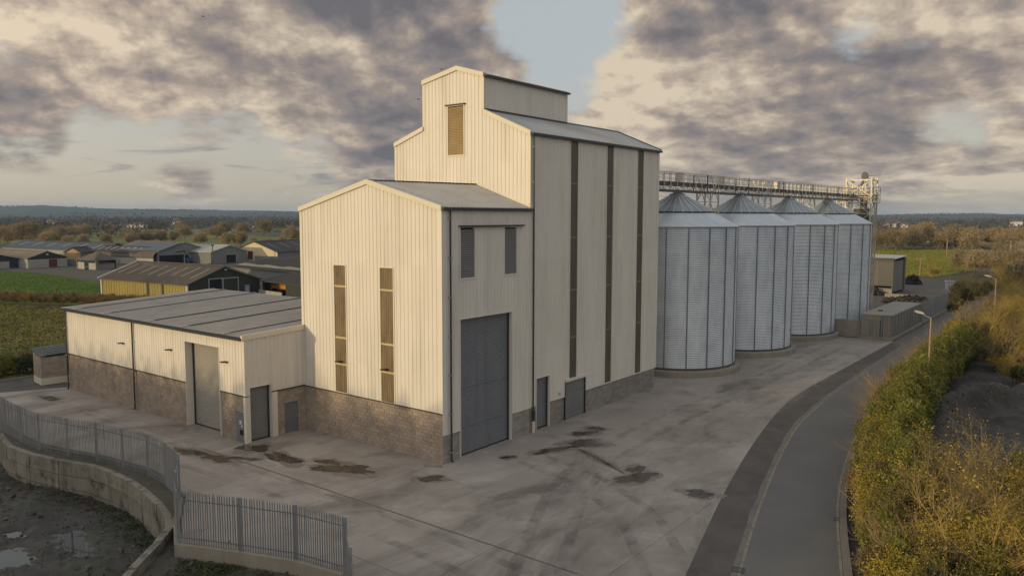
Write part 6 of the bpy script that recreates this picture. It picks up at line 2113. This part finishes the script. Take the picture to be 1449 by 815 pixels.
t, P = barn('cream_barn', 'barn with sunlit cream gable, red door and long dark roof', (-194.5, 110.0), 17.5, 34, 3.2, 6.3, 'barn_grey', 'barn_cream', 'sheet_dark', 1.4, lights=5, light_mat='roof_light', u=Vector((.30, -.954, 0)), v=Vector((.954, .30, 0)),
            doors=[('door', 6.3, 8.3, .8, 3.4, 'door_red', 'trim_cream'), ('lower_wall', 8.9, 17.5, 0, 1.9, 'barn_grey', None)])
UD, VD = Vector((1, -.1, 0)).normalized(), Vector((.1, 1, 0)).normalized()
t, P = barn('dark_shed', 'low dark roofed open shed beside the green gabled barn, sheltering an orange tank', (-66, 48.0), 10.5, 25.5, 2.8, 3.95, 'barn_grey', 'barn_green', 'sheet_dark', 1.0, u=UD, v=VD, open_side=True)
MB().obox(P(0, 0, 0), -UD * 17.5, VD * .1, Vector((0, 0, 2.75))).build('side_wall', 'barn_green', t)
MB().obox(P(17, 5.2, 0), -UD * 8.3, VD * .1, Vector((0, 0, 3.3))).build('interior_shade', 'void', t)  # near-black sheet added in place of the shed's shaded interior
for k in range(4): MB().obox(P(17.6 + 2.5 * k, .1, 0), -UD * .18, VD * .18, Vector((0, 0, 2.75))).build('post', 'dark_metal', t)
t, P = barn('striped_shed', 'wide low dark shed roof with a pale stripe along it, right of the yellow barn', (-68, 58.6), 20, 56, 3.4, 5.0, 'barn_grey', 'barn_green', 'sheet_dark', 1.0, lights=0, u=UD, v=VD)
for k in range(18):
    o_, w_s = P(1 + 3 * k, .6, 3.5 + .22), VD * 10 + Vector((0, 0, 1.6))
    MB().obox(o_ + w_s * .06, -UD * 2.9, w_s * (.13 + .03 * (k % 3)), Vector((0, 0, .05))).build('roof_light', 'roof_light', t)
barn('rear_dark_shed', 'another low dark shed roof behind the striped one', (-84, 79), 17, 50, 3.4, 4.7, 'barn_grey', 'barn_green', 'sheet_dark', 1.0, lights=3, u=UD, v=VD)
tk = thing('orange_tank', 'orange tank lying under the dark shed eaves behind a pale wall', 'tank', (-90, 52.6, 0))
MB().tube((-91.6, 52.8, 1.75), (-86.0, 52.4, 1.75), .5, n=16).build('shell', 'tank_orange', tk)
for k in (0, 1): MB().box(-91.2 + 2.6 * k, -90.9 + 2.6 * k, 52.3, 53.1, 0, 1.4).build('saddle', 'dark_metal', tk)
pw = thing('yard_wall', 'pale concrete panel wall in front of the orange tank', 'wall', (-87, 50, 0))
for k in range(4):
    a = Vector((-91.6, 50.0, 0)) + UD * 2.0 * k
    MB().obox(a, UD * 1.95, -VD * .18, Vector((0, 0, 1.25))).build('wall_panel', 'barn_white', pw)
fl = thing('floodlight_mast', 'tall floodlight post with drooping lamp before the grey barn', 'floodlight', (-178, 84, 0))
MB().tube((-178, 84.5, 0), (-178, 84.5, 4.6), .14).build('post', 'dark_metal', fl)
MB().obox((-178.2, 82.0, 4.2), (.5, 0, 0), (0, 2.6, .25), (0, 0, .4)).build('lamp_head', 'dark_metal', fl)
mp = thing('mast', 'slim dark mast beside the white roofed barn', 'mast', (-183, 96.2, 0))
MB().tube((-183, 96.2, 0), (-183, 96.2, 6.0), .15).build('shaft', 'dark_metal', mp)
MB().box(-183.3, -182.7, 95.9, 96.5, 5.6, 6.0).build('head', 'dark_metal', mp)
G5 = 'yellow machines behind the sheds'
for k in range(7):
    x, y = -158 + k * 2.6, 110 + k * .8
    t = thing('farm_implement', 'small yellow implement in the row behind the dark sheds', 'implement', (x, y, 0), G5)
    MB().obox((x, y, .8), (1.2, 0, .2), (0, .4, 0), (0, 0, .5)).build('body', 'tank_orange', t)
    MB().bar((x + .2, y, 1.2), (x + .6, y, 3.4), .25).build('arm', 'band_cream', t)
    MB().tube((x + .3, y - .1, .5), (x + .3, y + .3, .5), .5).build('wheel', 'void', t)

G6 = 'far pale houses'
for k, (x, y, s) in enumerate([(-942, 445, 5), (-932, 455, 5), (-925, 440, 4), (-1235, 471, 7), (-1400, 760, 8), (-785, 515, 4), (-770, 530, 4), (-222, 1148, 7), (-231, 1200, 8), (-205, 1150, 6), (-240, 1240, 8), (-104, 1493, 9), (-1190, 640, 7), (-260, 1350, 9), (-53.8, 471.8, 2.6)]):
    t = thing('far_house', 'tiny pale house among the far woods' if k != 14 else 'small white building behind the trees at the far edge of the green field', 'house', (x, y, 0), G6 if k != 14 else None, rz=rg.uniform(-.5, .5) + .6)
    OFF[t.name] = Vector((0, 0, 0))
    MB().box(-s, s, -s * .5, s * .5, 0, s * .8).build('wall', 'house_white', t)
    m = MB().quad((-s, -s * .6, s * .8), (s, -s * .6, s * .8), (s, 0, s * 1.25), (-s, 0, s * 1.25)).quad((s, s * .6, s * .8), (-s, s * .6, s * .8), (-s, 0, s * 1.25), (s, 0, s * 1.25))
    m.quad((s, -s * .6, s * .8), (s, s * .6, s * .8), (s, 0, s * 1.25)).quad((-s, s * .6, s * .8), (-s, -s * .6, s * .8), (-s, 0, s * 1.25))
    m.build('roof', 'house_roof', t)


def bird(p_, s, rz, label):
    t = thing('bird', label, 'bird', p_, rz=rz)
    OFF[t.name] = Vector((0, 0, 0))
    m = MB()
    m.tube((0, -.28 * s, 0), (0, .05 * s, 0), .03 * s, .075 * s, 7).tube((0, .05 * s, 0), (0, .24 * s, .02 * s), .075 * s, .03 * s, 7)
    m.quad((-.05 * s, .08 * s, .03 * s), (-.05 * s, -.1 * s, .03 * s), (-.3 * s, -.08 * s, .12 * s), (-.3 * s, .1 * s, .12 * s)).quad((-.3 * s, .1 * s, .12 * s), (-.3 * s, -.08 * s, .12 * s), (-.62 * s, -.12 * s, .04 * s))
    m.quad((.05 * s, -.1 * s, .03 * s), (.05 * s, .08 * s, .03 * s), (.3 * s, .1 * s, .12 * s), (.3 * s, -.08 * s, .12 * s)).quad((.3 * s, -.08 * s, .12 * s), (.3 * s, .1 * s, .12 * s), (.62 * s, -.12 * s, .04 * s))
    m.quad((-.03 * s, -.26 * s, 0), (.03 * s, -.26 * s, 0), (.07 * s, -.42 * s, 0), (-.07 * s, -.42 * s, 0))
    m.build('body', 'bird_dark', t)


bird((-11.28, 12.24, 25.75), .6, 1.1, 'small dark bird just left of the tower head apex')
bird((-12.6, 10.96, 23.45), .6, .5, 'small dark bird in the sky left of the tower louvre')
bird((-26.05, 1.25, 29.77), .4, 2.0, 'lone dark bird high in the left sky')

# ------------------------------------------------------------------ air
HZ = MB().box(-9000, 9000, -9000, 9000, -4.2, 125)
hm = bpy.data.materials.new('haze')
hm.use_nodes = True
t = NT(hm.node_tree)
t.n.clear()
pv = t.new('ShaderNodeVolumePrincipled')
pv.inputs['Color'].default_value = (0.42, 0.66, 1.0, 1)
pv.inputs['Density'].default_value = 0.000085
pv.inputs['Anisotropy'].default_value = 0.1
ot = t.new('ShaderNodeOutputMaterial')
t.l.new(pv.outputs[0], ot.inputs['Volume'])
MAT['haze'] = hm
HZ.build('haze', 'haze', kind='stuff')
SC.cycles.volume_step_rate = 1.0
SC.cycles.max_bounces = 8
SC.cycles.volume_bounces = 0
